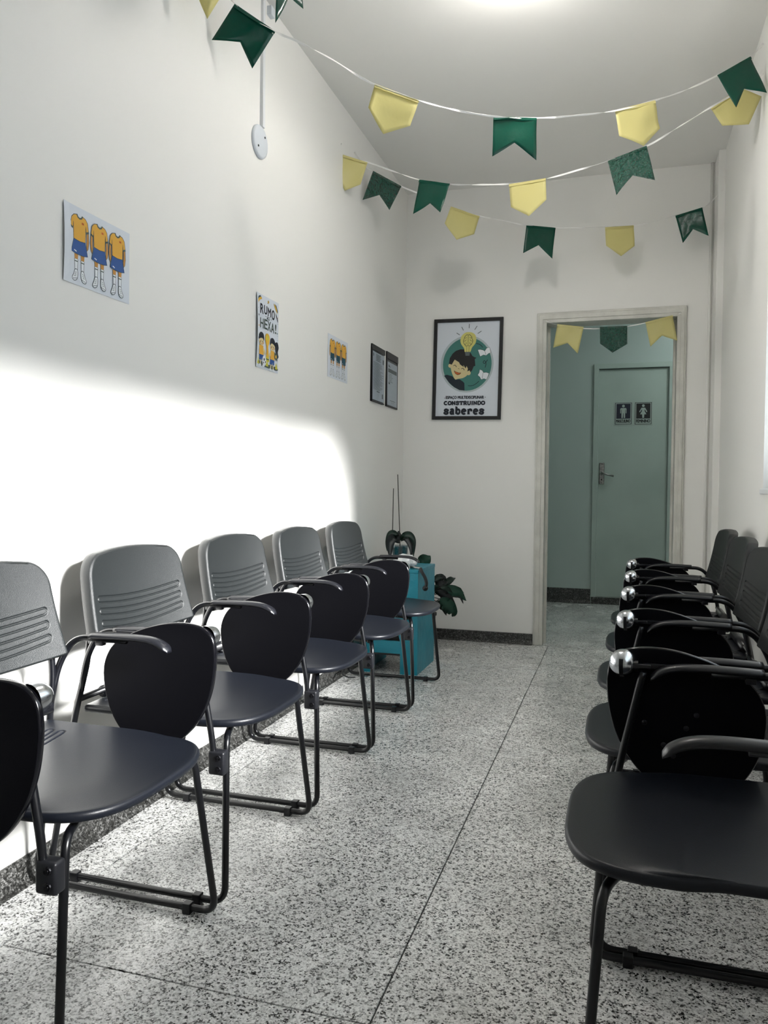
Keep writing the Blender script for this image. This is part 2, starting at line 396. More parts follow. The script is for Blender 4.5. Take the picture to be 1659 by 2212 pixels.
# ------------------------------------------------------------------ print helpers
def text_polys(s, size, bold=0., font_shear=0.):
    cu = bpy.data.curves.new('t', 'FONT'); cu.body = s; cu.size = size; cu.offset = bold; cu.align_x = 'CENTER'; cu.shear = font_shear
    cu.resolution_u = 3
    o = bpy.data.objects.new('t', cu); COL.objects.link(o)
    dg = bpy.context.evaluated_depsgraph_get(); me = bpy.data.meshes.new_from_object(o.evaluated_get(dg))
    V = [tuple(v.co[:2]) for v in me.vertices]; Fc = [tuple(p.vertices) for p in me.polygons]
    bpy.data.objects.remove(o); bpy.data.curves.remove(cu); bpy.data.meshes.remove(me)
    return V, Fc
class Print:
    """flat printed artwork in a local frame: origin o, right r, up u, normal n"""
    def __init__(s, o, r, u, n):
        s.o, s.r, s.u, s.n = Vector(o), Vector(r), Vector(u), Vector(n); s.bm = B(); s.mats = []; s.k = 0; s.lay = .0003
    def mi(s, m):
        if m not in s.mats: s.mats.append(m)
        return s.mats.index(m)
    def P(s, x, y, w): return s.o+s.r*x+s.u*y+s.n*w
    def nxt(s): s.k += 1; return .0004+s.k*.000014
    def poly(s, pts, m, w=None):
        w = s.nxt() if w is None else w
        try: s.bm.faces.new([s.bm.verts.new(s.P(x, y, w)) for x, y in pts]).material_index = s.mi(m)
        except ValueError: pass
    def rect(s, x0, y0, x1, y1, m): s.poly([(x0, y0), (x1, y0), (x1, y1), (x0, y1)], m)
    def disc(s, x, y, rx, ry, m, n=24, a0=0): s.poly([(x+rx*cos(2*pi*k/n+a0), y+ry*sin(2*pi*k/n+a0)) for k in range(n)], m)
    def stroke(s, pts, wd, m, closed=False):
        pts = [Vector((p[0], p[1])) for p in pts]; w = s.nxt(); N = len(pts); L = []; R_ = []
        for i in range(N):
            a = pts[i-1] if (closed or i > 0) else pts[i]; c = pts[(i+1) % N] if (closed or i < N-1) else pts[i]
            t = (c-a)
            if t.length < 1e-9: t = Vector((1, 0))
            t.normalize(); nn = Vector((-t.y, t.x))*wd/2; L.append(pts[i]+nn); R_.append(pts[i]-nn)
        vl = [s.bm.verts.new(s.P(p.x, p.y, w)) for p in L]; vr = [s.bm.verts.new(s.P(p.x, p.y, w)) for p in R_]
        mi = s.mi(m)
        for i in range(N if closed else N-1):
            j = (i+1) % N; s.bm.faces.new((vl[i], vl[j], vr[j], vr[i])).material_index = mi
    def outlined(s, pts, fill, line, wd):
        s.poly(pts, fill); s.stroke(list(pts), wd, line, True)
    def text(s, t, x, y, width, height, m, bold=0., sx=None):
        V, Fc = text_polys(t, 1., 0.); xs = [v[0] for v in V]; ys = [v[1] for v in V]
        x0, x1, y0, y1 = min(xs), max(xs), min(ys), max(ys); w = s.nxt(); mi = s.mi(m)
        bx = bold*height*.9
        for dx, dy in ([(0, 0)] if bold == 0 else [(-bx, 0), (bx, 0), (0, bx), (0, -bx), (0, 0)]):
            w = s.nxt()
            vv = [s.bm.verts.new(s.P(x+dx+((a-x0)/(x1-x0)-.5)*width, y+dy+((c-y0)/(y1-y0)-.5)*height, w)) for a, c in V]
            for f in Fc:
                try: s.bm.faces.new([vv[i] for i in f]).material_index = mi
                except ValueError: pass
    def done(s, name, parent): return link(name, s.bm, s.mats, parent, recalc=False)
def cm(pts, n=5, closed=True): return [(p.x, p.y) for p in catmull([(a, c, 0) for a, c in pts], n, closed)]

def sheet(name, parent, y0, y1, z0, z1, curl=.006, m='paper'):
    """paper on the left wall, slightly lifted at its near edge"""
    b = B(); nu, nv = 13, 9; G = []
    for t in (0, .0004):
        rows = []
        for j in range(nv):
            row = []
            for i in range(nu):
                u, v = i/(nu-1), j/(nv-1); y = y0+(y1-y0)*u; z = z0+(z1-z0)*v
                lift = curl*max(0, 1-u*7)**1.5*(.4+.6*sin(pi*v)) 
                row.append(b.verts.new((xl(z)+.0012+lift+t, y, z)))
            rows.append(row)
        G.append(rows)
    for rows in G:
        for j in range(nv-1):
            for i in range(nu-1): b.faces.new((rows[j][i], rows[j][i+1], rows[j+1][i+1], rows[j+1][i]))
    for i in range(nu-1):
        for j in (0, nv-1): b.faces.new((G[0][j][i], G[0][j][i+1], G[1][j][i+1], G[1][j][i]))
    for j in range(nv-1):
        for i in (0, nu-1): b.faces.new((G[0][j][i], G[0][j+1][i], G[1][j+1][i], G[1][j][i]))
    return link(name, b, m, parent)
def left_print(yc, zc): return Print((xl(zc)+.0018, yc, zc), (0, 1, 0), (KL, 0, 1), (1, 0, 0))

# ------------------------------------------------------------------ posters on the left wall
def kit_figure(P, cx, y0, h, shorts, w=.33, kind='skirt'):
    """headless school kit drawing; h = height, feet at y0"""
    def q(pts): return [(cx+a*h*w/.33, y0+c*h) for a, c in pts]
    lw = h*.010
    for s in (-1, 1):       # arms
        P.outlined(q([(s*.118, .80), (s*.155, .78), (s*.162, .64), (s*.150, .54), (s*.128, .50), (s*.118, .56), (s*.122, .66)]), 'skin', 'line', lw)
        # legs, socks, shoes
        P.poly(q([(s*.022, .42), (s*.085, .42), (s*.080, .31), (s*.028, .31)]), 'skin')
        P.outlined(q([(s*.026, .325), (s*.082, .325), (s*.074, .12), (s*.034, .12)]), 'white', 'line', lw*.8)
        P.poly(q([(s*.027, .300), (s*.081, .300), (s*.080, .285), (s*.028, .285)]), 'greyg')
        P.outlined(q(cm([(s*.030, .16), (s*.070, .17), (s*.095, .10), (s*.120, .035), (s*.095, .0), (s*.055, .012), (s*.030, .06)], 4)), 'white', 'line', lw)
        P.stroke(q([(s*.048, .13), (s*.074, .12)]), lw*.7, 'line'); P.stroke(q([(s*.052, .10), (s*.080, .095)]), lw*.7, 'line')
        P.stroke(q([(s*.058, .075), (s*.088, .068)]), lw*.7, 'line'); P.stroke(q([(s*.036, .045), (s*.108, .022)]), lw*.7, 'line')
    if kind == 'skirt':
        P.outlined(q([(-.095, .63), (.095, .63), (.140, .418), (.06, .400), (-.06, .400), (-.140, .418)]), shorts, 'line', lw)
    else:
        P.outlined(q([(-.095, .63), (.095, .63), (.108, .42), (.015, .405), (.0, .46), (-.015, .405), (-.108, .42)]), shorts, 'line', lw)
    P.stroke(q([(-.09, .45), (-.05, .435)]), lw*1.6, 'white')
    # shirt
    P.outlined(q([(-.045, .985), (-.10, .965), (-.135, .92), (-.155, .80), (-.112, .775), (-.105, .84), (-.100, .615), (.0, .600), (.100, .615), (.105, .84), (.112, .775), (.155, .80), (.135, .92), (.10, .965), (.045, .985), (.02, .945), (-.02, .945)]), 'orange', 'line', lw)
    for s in (-1, 1):
        P.poly(q([(s*.158, .805), (s*.112, .778), (s*.110, .748), (s*.162, .775)]), 'greyg')
        P.stroke(q([(s*.105, .86), (s*.104, .70)]), lw*.7, 'line')
    P.stroke(q([(-.048, .985), (-.030, .950), (0, .936), (.030, .950), (.048, .985)]), lw*2.6, 'greyg')
    P.rect(*q([(.035, .865)])[0], *q([(.072, .895)])[0], 'red')
t = thing('jersey_poster', 'landscape paper sheet with three headless figures in yellow shirts and blue skirts', 'poster', (xl(1.72)+.001, 1.96, 1.72))
def fix(o, t):  # children are modelled in world coordinates
    o.matrix_parent_inverse = Matrix.Translation(-t.location) if t.rotation_euler.z == 0 else t.matrix_basis.inverted(); return o
fix(sheet('paper_sheet', t, 1.81, 2.112, 1.612, 1.829), t)
P = left_print(1.961, 1.7205)
for i, cx in enumerate((-.083, .004, .088)): kit_figure(P, cx, -.098, .188, 'blue', .44)
fix(P.done('artwork', t), t)
t = thing('jersey_poster', 'small paper sheet with three headless figures in orange shirts and dark teal shorts', 'poster', (xl(1.73)+.001, 3.97, 1.73))
fix(sheet('paper_sheet', t, 3.82, 4.128, 1.626, 1.85, .001), t)
P = left_print(3.974, 1.738)
for i, cx in enumerate((-.086, .0, .086)): kit_figure(P, cx, -.100, .195, 'darkteal', .46, 'shorts')
fix(P.done('artwork', t), t)

t = thing('lettered_poster', 'portrait paper poster reading RUMO AO HEXA with two children and a golden cup', 'poster', (xl(1.7)+.001, 3.10, 1.7))
fix(sheet('paper_sheet', t, 2.987, 3.212, 1.553, 1.863, .010), t)
PW, PH = .225, .31
P = left_print(3.0995, 1.708)
def H(s_, t_): return ((s_-.5)*PW, (.5-t_)*PH)
def Hq(l): return [H(a, c) for a, c in l]
def letter(P, t_, s0, ty, ww, hh, m, bold): 
    x, y = H(s0, ty); P.text(t_, x, y, ww*PW, hh*PH, m, bold)
for (t_, s0, ty, m, hh) in (('R', .25, .19, 'ink', .125), ('U', .41, .185, 'ink', .115), ('M', .575, .195, 'ink', .115), ('O', .745, .205, 'ink', .13)): letter(P, t_, s0, ty, .128, hh, m, .05)
letter(P, 'AO', .52, .285, .13, .045, 'ink', .05)
for s0 in (.38, .40): P.stroke(Hq([(s0, .27), (s0+.05, .272)]), .0015, 'line')
P.stroke(Hq([(.63, .275), (.68, .272)]), .0015, 'line'); P.stroke(Hq([(.63, .29), (.68, .287)]), .0015, 'line')
for (t_, s0, ty) in (('H', .25, .385), ('E', .42, .38), ('X', .57, .385), ('A', .72, .39), ('!', .86, .385)): letter(P, t_, s0, ty, .135 if t_ != '!' else .05, .13, 'greyg', .03)
P.poly(Hq([(.07, .09), (.12, .05), (.22, .035), (.24, .06), (.14, .09), (.08, .14)]), 'gold'); P.poly(Hq([(.06, .07), (.11, .035), (.18, .02), (.20, .035), (.12, .06), (.07, .10)]), 'line')
P.poly(Hq([(.76, .04), (.84, .06), (.92, .12), (.93, .16), (.86, .12), (.80, .08)]), 'gold'); P.poly(Hq([(.80, .035), (.88, .055), (.95, .12), (.93, .15), (.88, .09)]), 'line')
P.poly(Hq([(.84, .15), (.93, .22), (.97, .28), (.94, .27), (.86, .19)]), 'ink')
def star(x, y, r, m):
    P.poly([(H(x, y)[0]+r*(1 if k % 2 == 0 else .42)*sin(pi*k/5), H(x, y)[1]+r*(1 if k % 2 == 0 else .42)*cos(pi*k/5)) for k in range(10)], m)
star(.52, .06, .010, 'gold'); star(.12, .29, .007, 'line'); star(.93, .44, .006, 'tealp'); star(.13, .43, .005, 'gold'); star(.6, .79, .005, 'line')
rs = random.Random(4)
for k in range(26):
    x, y = rs.uniform(.05, .95), rs.uniform(.05, .88)
    if .18 < x < .92 and .1 < y < .95: x = .1 if k % 2 else .95
    P.disc(*H(x, y), .0016, .0016, rs.choice(['line', 'tealp', 'gold', 'ink']), 6)
# ground
P.poly(Hq(cm([(.06, .93), (.20, .90), (.45, .925), (.70, .915), (.95, .93), (.94, .965), (.6, .97), (.2, .965)], 4)), 'greyg')
for x in (.08, .48, .90): P.poly(Hq([(x-.05, .95), (x-.03, .86), (x, .92), (x+.02, .85), (x+.06, .95)]), 'lime')
def kid(cx, top, flip, pony):
    f = -1 if flip else 1
    def q(l): return Hq([(cx+f*a, top+c) for a, c in l])
    P.poly(q([(-.05, .30), (.0, .30), (-.02, .40), (-.06, .40)]), 'skin2'); P.poly(q([(.02, .30), (.07, .30), (.10, .39), (.06, .40)]), 'skin2')
    P.poly(q([(-.09, .26), (.09, .26), (.10, .34), (.02, .345), (.0, .31), (-.02, .345), (-.08, .34)]), 'blue')
    P.poly(q([(-.09, .145), (.08, .145), (.10, .27), (-.09, .27)]), 'orange')
    P.poly(q([(.07, .155), (.15, .20), (.19, .24), (.17, .26), (.07, .21)]), 'skin2')
    if pony: P.poly(Hq(cm([(cx+.10, top+.03), (cx+.22, top+.0), (cx+.28, top+.07), (cx+.24, top+.14), (cx+.28, top+.20), (cx+.20, top+.23), (cx+.15, top+.13)], 4)), 'ink')
    P.disc(*H(cx, top+.085), .105*PW, .062*PH, 'skin2', 20)
    P.poly(q(cm([(-.12, .07), (-.10, .0), (-.02, -.035), (.08, -.02), (.115, .04), (.10, .075), (.05, .045), (-.04, .05)], 4)), 'ink')
    for e in (-.035, .045): P.disc(*H(cx+e, top+.09), .0028, .0045, 'ink', 8)
    P.stroke(q([(-.03, .115), (.005, .128), (.04, .115)]), .0016, 'red')
    P.disc(*q([(-.05, .415)])[0], .011, .006, 'white', 10); P.disc(*q([(.09, .415)])[0], .011, .006, 'white', 10)
    for dx in (-.06, .07): P.disc(*H(cx+dx, top+.108), .0035, .003, 'red', 8)
kid(.235, .545, False, False); kid(.72, .565, True, True)
P.poly(Hq(cm([(.40, .54), (.44, .505), (.52, .50), (.58, .54), (.575, .61), (.53, .67), (.54, .75), (.55, .82), (.565, .88), (.40, .88), (.44, .82), (.455, .75), (.445, .67), (.405, .61)], 4)), 'gold')
P.disc(*H(.49, .56), .010, .012, 'lime', 14); P.rect(*H(.405, .885), *H(.57, .825), 'lime'); P.rect(*H(.41, .86), *H(.565, .845), 'line')
P.stroke(Hq([(.46, .66), (.50, .72), (.47, .78)]), .002, 'red')
P.poly(Hq([(.80, .72), (.96, .74), (.94, .83), (.80, .80)]), 'greyg'); P.disc(*H(.875, .775), .008, .008, 'gold', 10)
P.disc(*H(.36, .885), .019, .022, 'white', 18); P.disc(*H(.35, .87), .006, .007, 'ink', 5); P.disc(*H(.41, .90), .004, .005, 'ink', 5); P.disc(*H(.33, .915), .004, .004, 'ink', 5)
fix(P.done('artwork', t), t)

# wall-mounted document pockets
def docs(y0, y1, z0, z1, label, kind):
    t = thing('document_holder', label, 'document holder', (xl(z0)+.001, (y0+y1)/2, z0))
    zc, yc = (z0+z1)/2, (y0+y1)/2; W_, H_ = y1-y0, z1-z0
    b = B(); box(b, (xl(z0)+.0005, y0, z0), (xl(z1)+.004, y1, z1)); fix(link('backing', b, 'black', t), t)
    b = B()
    if kind == 0:
        box(b, (xl(z0), y0, z0), (xl(z0)+.014, y0+.008, z1-.012), .001); box(b, (xl(z0), y0, z0), (xl(z0)+.014, y1, z0+.007), .001)
        box(b, (xl(z0)+.0, y0+.002, z1-.024), (xl(z0)+.012, y1+.02, z1+.008), .001)
    else:
        box(b, (xl(z0), y0, z0), (xl(z0)+.010, y0+.018, z1), .001); box(b, (xl(z0), y0, z0), (xl(z0)+.010, y1, z0+.010), .001)
        box(b, (xl(z0), y0, z1-.045), (xl(z0)+.012, y1, z1), .001); box(b, (xl(z0), y1-.008, z0), (xl(z0)+.010, y1, z1), .001)
    fix(link('frame', b, 'black', t), t)
    b = B(); ox = xl(z0)+(.011 if kind == 0 else .007); px0 = y0+(.009 if kind == 0 else .022); px1 = y1-(.002 if kind == 0 else .010); pz1 = z1-(.034 if kind == 0 else .062)
    box(b, (ox, px0, z0+.012), (ox+.001, px1, pz1)); fix(link('document', b, 'paper', t), t)
    P = Print((ox+.0012, (px0+px1)/2, (z0+.012+pz1)/2), (0, 1, 0), (0, 0, 1), (1, 0, 0)); w2, h2 = (px1-px0)/2, (pz1-z0-.012)/2
    rr = random.Random(kind+3)
    if kind == 0:
        P.rect(-w2*.9, h2*.80, -w2*.78, h2*.93, 'inkgrey'); P.rect(w2*.70, h2*.62, w2*.92, h2*.82, 'inkgrey'); P.rect(w2*.60, -h2*.86, w2*.80, -h2*.66, 'inkgrey')
        for k in range(5): P.rect(-w2*.42, h2*(.90-.06*k), w2*(.4-.07*(k % 2)), h2*(.925-.06*k), 'inkgrey')
        for k in range(26):
            y = h2*(.56-.045*k); P.rect(-w2*.88, y, w2*rr.uniform(.2, .9), y+h2*.014, 'inkgrey')
        P.rect(-w2*.3, -h2*.64, w2*.2, -h2*.61, 'line'); P.stroke([(-.02*1, -h2*.70), (.0, -h2*.78), (-.01, -h2*.9)], .0015, 'line')
    else:
        P.rect(-w2*.86, h2*.52, w2*.88, h2*.70, 'inkgrey'); P.poly([(-w2*.8, h2*.78), (-w2*.4, h2*.76), (-w2*.75, h2*.90)], 'line')
        for k in range(6): y = h2*(.44-.07*k); P.rect(-w2*.78, y, -w2*.78+w2*rr.uniform(.6, 1.2), y+h2*.02, 'inkgrey')
        P.rect(-w2*.8, -h2*.02, -w2*.5, h2*.06, 'inkgrey'); P.rect(-w2*.5, -h2*.78, w2*.6, -h2*.76, 'line'); P.rect(-w2*.3, -h2*.86, w2*.4, -h2*.85, 'inkgrey')
    fix(P.done('artwork', t), t)
    b = B(); box(b, (ox+.002, px0-.004, z0+.010), (ox+.0028, px1+.002, pz1+.01)); fix(link('clear_cover', b, 'film', t), t)
docs(4.545, 4.800, 1.578, 1.918, 'black-edged document pocket with a densely lined certificate, nearer the small jersey poster', 0)
docs(4.862, 5.122, 1.578, 1.932, 'black-framed document pocket with a grey banner sheet, nearest the room corner', 1)

# conduit and junction cover on the left wall
t = thing('junction_cover', 'round white blanking plate at the foot of a thin wall conduit', 'electrical cover', (xl(2.48), 2.997, 2.48))
b = B(); lathe(b, [(0, 0), (.066, 0), (.067, .006), (.065, .011), (.058, .014), (0, .0145)], (xl(2.48), 2.997, 2.480), (1, 0, -KL), 40)
fix(link('cover_plate', b, 'pgrey', t, True), t)
for dy, dz in ((.030, .028), (-.030, -.028)):
    b = B(); lathe(b, [(.0045, 0), (.0045, .0035), (0, .0035)], (xl(2.48)+.0125, 2.997+dy, 2.480+dz), (1, 0, 0), 10); fix(link('screw', b, 'black', t), t)
b = B()
box(b, (xl(2.8)-.006, 3.005, 2.545), (xl(2.8)+.014, 3.025, ZC), .002)
tag(link('conduit', b, 'winfr'), 'thin white square conduit running up to the ceiling above the round cover', 'conduit')
b = B(); box(b, (xl(3.0)-.002, 3.06, 3.035), (xl(3.0)+.022, 3.10, 3.072), .003)
tag(link('cable_clip', b, 'pgrey'), 'small white cable box at the top of the conduit by the ceiling', 'cable box')

# framed poster on the back wall
c = [at(*q, 1, YB-.012) for q in ((940, 692), (1087, 686), (1080, 905), (934, 905))]
c = [Vector((v.x, YB-.004, v.z)) for v in c]
rdir = ((c[1]-c[0])+(c[2]-c[3])).normalized(); udir = ((c[0]-c[3])+(c[1]-c[2])).normalized(); udir = (udir-rdir*udir.dot(rdir)).normalized()
cc = sum(c, Vector())/4; FW, FH = .477, .688
t = thing('framed_poster', 'black framed poster reading CONSTRUINDO saberes with a laughing boy and light bulb', 'framed poster', cc)
R3 = Matrix((rdir, -rdir.cross(udir).normalized()*-1, udir)).transposed()
def FP(x, y, w): return cc+rdir*x+udir*y+Vector((0, -1, 0))*w
def fbox(b, x0, x1, y0, y1, w0, w1, bev=.001):
    bb = B(); box(bb, (x0, w0, y0), (x1, w1, y1), bev)
    mp = {}
    for v in bb.verts: mp[v] = b.verts.new(FP(v.co.x, v.co.z, v.co.y))
    for f in bb.faces: b.faces.new([mp[v] for v in f.verts])
    bb.free()
b = B(); fr = .023
fbox(b, -FW/2, -FW/2+fr, -FH/2, FH/2, -.002, .016); fbox(b, FW/2-fr, FW/2, -FH/2, FH/2, -.002, .016)
fbox(b, -FW/2+fr, FW/2-fr, -FH/2, -FH/2+fr, -.002, .016); fbox(b, -FW/2+fr, FW/2-fr, FH/2-fr, FH/2, -.002, .016)
fix(link('frame', b, 'black', t), t)
b = B(); fbox(b, -FW/2+fr, FW/2-fr, -FH/2+fr, FH/2-fr, -.002, .004, 0); fix(link('backing_sheet', b, 'paper', t), t)
P = Print(FP(0, 0, .0045), rdir, udir, (0, -1, 0))
# poster coordinates from a 1000-unit sketch: x 0..1130, y 0..1720 (down) of the sheet
iw, ih = FW-2*fr, FH-2*fr
def Q(l): return [(((a-210)/1130-.5)*iw, (.5-(c_-315)/1705)*ih) for a, c_ in l]
def q1(a, c_): return Q([(a, c_)])[0]
ux, uy = iw/1130, ih/1705
P.disc(*q1(765, 1075), 480*ux, 515*uy, 'ltgrey', 48); P.disc(*q1(768, 1078), 442*ux, 480*uy, 'tealp', 48)
P.poly(Q([(352, 1280), (400, 1262), (500, 1290), (560, 1350), (640, 1350), (700, 1390), (728, 1420), (735, 1556), (640, 1545), (540, 1490), (440, 1400)]), 'navy')
P.disc(*q1(463, 1098), 38*ux, 38*uy, 'skin2', 16); P.disc(*q1(800, 1238), 38*ux, 40*uy, 'skin2', 16)
P.poly(Q(cm([(470, 1080), (480, 1180), (520, 1290), (560, 1350), (610, 1340), (700, 1325), (780, 1270), (830, 1150), (800, 1040), (650, 960), (520, 970)], 5)), 'skin2')
P.poly(Q([(435, 1062), (450, 960), (500, 880), (560, 830), (640, 805), (740, 812), (830, 880), (860, 930), (900, 955), (938, 965), (905, 990), (918, 1110), (890, 1120), (862, 1190), (835, 1225), (815, 1190), (775, 1210), (785, 1160), (760, 1110), (745, 1155), (700, 1090), (710, 1130), (640, 1080), (620, 1040), (540, 990), (505, 1050), (490, 1080)]), 'black')
for a in ((522, 1105), (668, 1165)):
    P.stroke(Q(cm([(a[0], a[1]), (a[0]+12, a[1]-12), (a[0]+30, a[1]-14), (a[0]+44, a[1]+4), (a[0]+52, a[1]+22)], 3, False)), .004, 'black')
P.stroke(Q([(605, 1162), (615, 1152), (630, 1165)]), .0025, 'black')
P.poly(Q([(532, 1185), (570, 1210), (620, 1228), (668, 1232), (640, 1262), (600, 1272), (560, 1250), (540, 1220)]), 'black'); P.poly(Q([(538, 1197), (575, 1218), (622, 1234), (658, 1238), (635, 1256), (600, 1264), (562, 1244)]), 'red')
P.poly(Q(cm([(636, 640), (660, 560), (720, 510), (780, 500), (850, 512), (905, 560), (922, 640), (905, 710), (850, 780), (815, 860), (725, 860), (705, 790), (650, 710)], 5)), 'bulb')
P.poly(Q([(722, 855), (815, 855), (808, 925), (735, 925)]), 'inkgrey')
P.stroke(Q([(752, 860), (752, 760)]), .002, 'ink'); P.stroke(Q([(795, 860), (795, 760)]), .002, 'ink'); P.stroke(Q([(775, 550), (775, 755)]), .0025, 'ink')
for s_ in (-1, 1):
    P.stroke(Q(cm([(775+s_*4, 552), (775+s_*28, 548), (775+s_*48, 568), (775+s_*66, 590), (775+s_*72, 625), (775+s_*86, 655), (775+s_*74, 700), (775+s_*56, 728), (775+s_*34, 752), (775+s_*10, 742)], 4, False)), .003, 'ink')
    P.stroke(Q(cm([(775+s_*62, 600), (775+s_*40, 608), (775+s_*30, 590)], 4, False)), .0025, 'ink'); P.stroke(Q(cm([(775+s_*78, 660), (775+s_*48, 655), (775+s_*36, 630)], 4, False)), .0025, 'ink')
    P.stroke(Q(cm([(775+s_*60, 720), (775+s_*34, 712), (775+s_*36, 680)], 4, False)), .0025, 'ink')
for a in (((562, 508), (620, 545)), ((652, 402), (686, 466)), ((790, 352), (788, 430)), ((932, 394), (890, 460)), ((1012, 488), (946, 532))): P.stroke(Q(a), .0045, 'inkgrey')
for bk in ([(955, 825), (1000, 818), (1050, 830), (1080, 850), (1110, 800), (1165, 782), (1192, 880), (1150, 895), (1110, 930), (1060, 918), (1000, 945)],
           [(1000, 1178), (1045, 1195), (1070, 1235), (1120, 1232), (1168, 1250), (1150, 1310), (1125, 1362), (1080, 1345), (1030, 1360), (1005, 1315), (965, 1280), (990, 1235)]):
    P.outlined(Q(bk), 'white', 'ink', .0022)
P.stroke(Q([(1080, 850), (1105, 918)]), .002, 'ink'); P.stroke(Q([(1065, 1235), (1045, 1340)]), .002, 'ink')
P.stroke(Q(cm([(1135, 1005), (1110, 1045), (1080, 1072), (1058, 1050), (1075, 1022), (1100, 1040), (1110, 1080), (1095, 1145)], 4, False)), .0042, 'navy')
P.stroke(Q(cm([(920, 708), (975, 722), (1015, 750), (1042, 782)], 4, False)), .0038, 'navy'); P.stroke(Q(cm([(795, 1468), (860, 1470), (930, 1440), (992, 1388)], 4, False)), .0038, 'navy')
P.text('ESPAÇO MULTIDISCIPLINAR', *q1(742, 1683), 690*ux, 62*uy, 'ink', .06)
P.disc(*q1(374, 1688), .0028, .0028, 'ink', 10); P.disc(*q1(1112, 1678), .0028, .0028, 'ink', 10)
# slab-serif lettering built stroke by stroke
GL = {
 'C': [('a', .5, .5, .40, .40, 45, 315)], 'O': [('a', .5, .5, .40, .40, 0, 360)],
 'N': [('l', .2, .05, .2, .95), ('l', .2, .92, .78, .08), ('l', .8, .05, .8, .95), ('s', .2, .04, .3), ('s', .14, .96, .26), ('s', .8, .96, .3)],
 'S': [('p', [(.78, .76), (.62, .90), (.38, .90), (.22, .74), (.36, .58), (.64, .46), (.80, .28), (.64, .10), (.36, .10), (.20, .26)]), ('v', .79, .78), ('v', .21, .22)],
 'T': [('l', .5, .05, .5, .92), ('l', .08, .90, .92, .90), ('s', .5, .04, .4), ('v', .1, .80), ('v', .9, .80)],
 'R': [('l', .24, .05, .24, .95), ('p', [(.24, .92), (.62, .92), (.78, .72), (.62, .52), (.26, .52)]), ('l', .50, .52, .80, .06), ('s', .22, .04, .34), ('s', .84, .04, .24), ('s', .16, .96, .22)],
 'U': [('p', [(.2, .95), (.2, .30), (.34, .09), (.66, .09), (.8, .30), (.8, .95)]), ('s', .2, .96, .34), ('s', .8, .96, .30)],
 'I': [('l', .5, .05, .5, .95), ('s', .5, .04, .6), ('s', .5, .96, .6)],
 'D': [('l', .24, .05, .24, .95), ('p', [(.24, .92), (.58, .92), (.82, .70), (.82, .30), (.58, .08), (.24, .08)]), ('s', .18, .04, .2), ('s', .18, .96, .2)],
 's': [('p', [(.76, .50), (.60, .62), (.36, .62), (.24, .50), (.38, .38), (.64, .30), (.78, .18), (.62, .06), (.36, .06), (.22, .18)]), ('v', .77, .52), ('v', .21, .16)],
 'a': [('p', [(.26, .52), (.38, .64), (.60, .64), (.70, .50), (.70, .10), (.88, .06)]), ('a', .46, .22, .22, .16, 0, 360)],
 'b': [('l', .24, .05, .24, .96), ('a', .52, .34, .28, .28, 0, 360), ('s', .16, .96, .2)],
 'e': [('a', .5, .34, .30, .29, 0, 320), ('l', .2, .36, .8, .36)],
 'r': [('l', .3, .05, .3, .62), ('p', [(.3, .44), (.46, .60), (.66, .62), (.78, .54)]), ('s', .32, .04, .44), ('s', .22, .62, .24), ('v', .76, .50)],
}
def slabtext(txt, x0, x1, y0, y1, wt):
    wds = [.55 if ch_ == 'I' else 1. for ch_ in txt]; tot = sum(wds); x = x0
    for ch_, wd in zip(txt, wds):
        cw = (x1-x0)*wd/tot; chh = (y1-y0)
        def T(p): return (x+p[0]*cw, y1-(p[1])*chh)
        for g_ in GL[ch_]:
            if g_[0] == 'l': P.stroke(Q([T((g_[1], g_[2])), T((g_[3], g_[4]))]), wt if abs(g_[1]-g_[3]) < .5 else wt*.75, 'ink')
            elif g_[0] == 's': P.stroke(Q([T((g_[1]-g_[3]/2, g_[2])), T((g_[1]+g_[3]/2, g_[2]))]), wt*.42, 'ink')
            elif g_[0] == 'v': P.disc(*Q([T((g_[1], g_[2]))])[0], wt*.55, wt*.55, 'ink', 8)
            elif g_[0] == 'p': P.stroke(Q(cm([T(q_) for q_ in g_[1]], 4, False)), wt*.85, 'ink')
            elif g_[0] == 'a':
                _, cx_, cy_, rx_, ry_, a0, a1 = g_; n_ = 20
                P.stroke(Q([T((cx_+rx_*cos(radians(a0+(a1-a0)*k/n_)), cy_+ry_*sin(radians(a0+(a1-a0)*k/n_)))) for k in range(n_+1)]), wt*.95, 'ink')
        x += cw
slabtext('CONSTRUINDO', 362, 1112, 1745, 1815, .0100)
slabtext('saberes', 355, 1108, 1842, 1985, .0158)
fix(P.done('artwork', t), t)

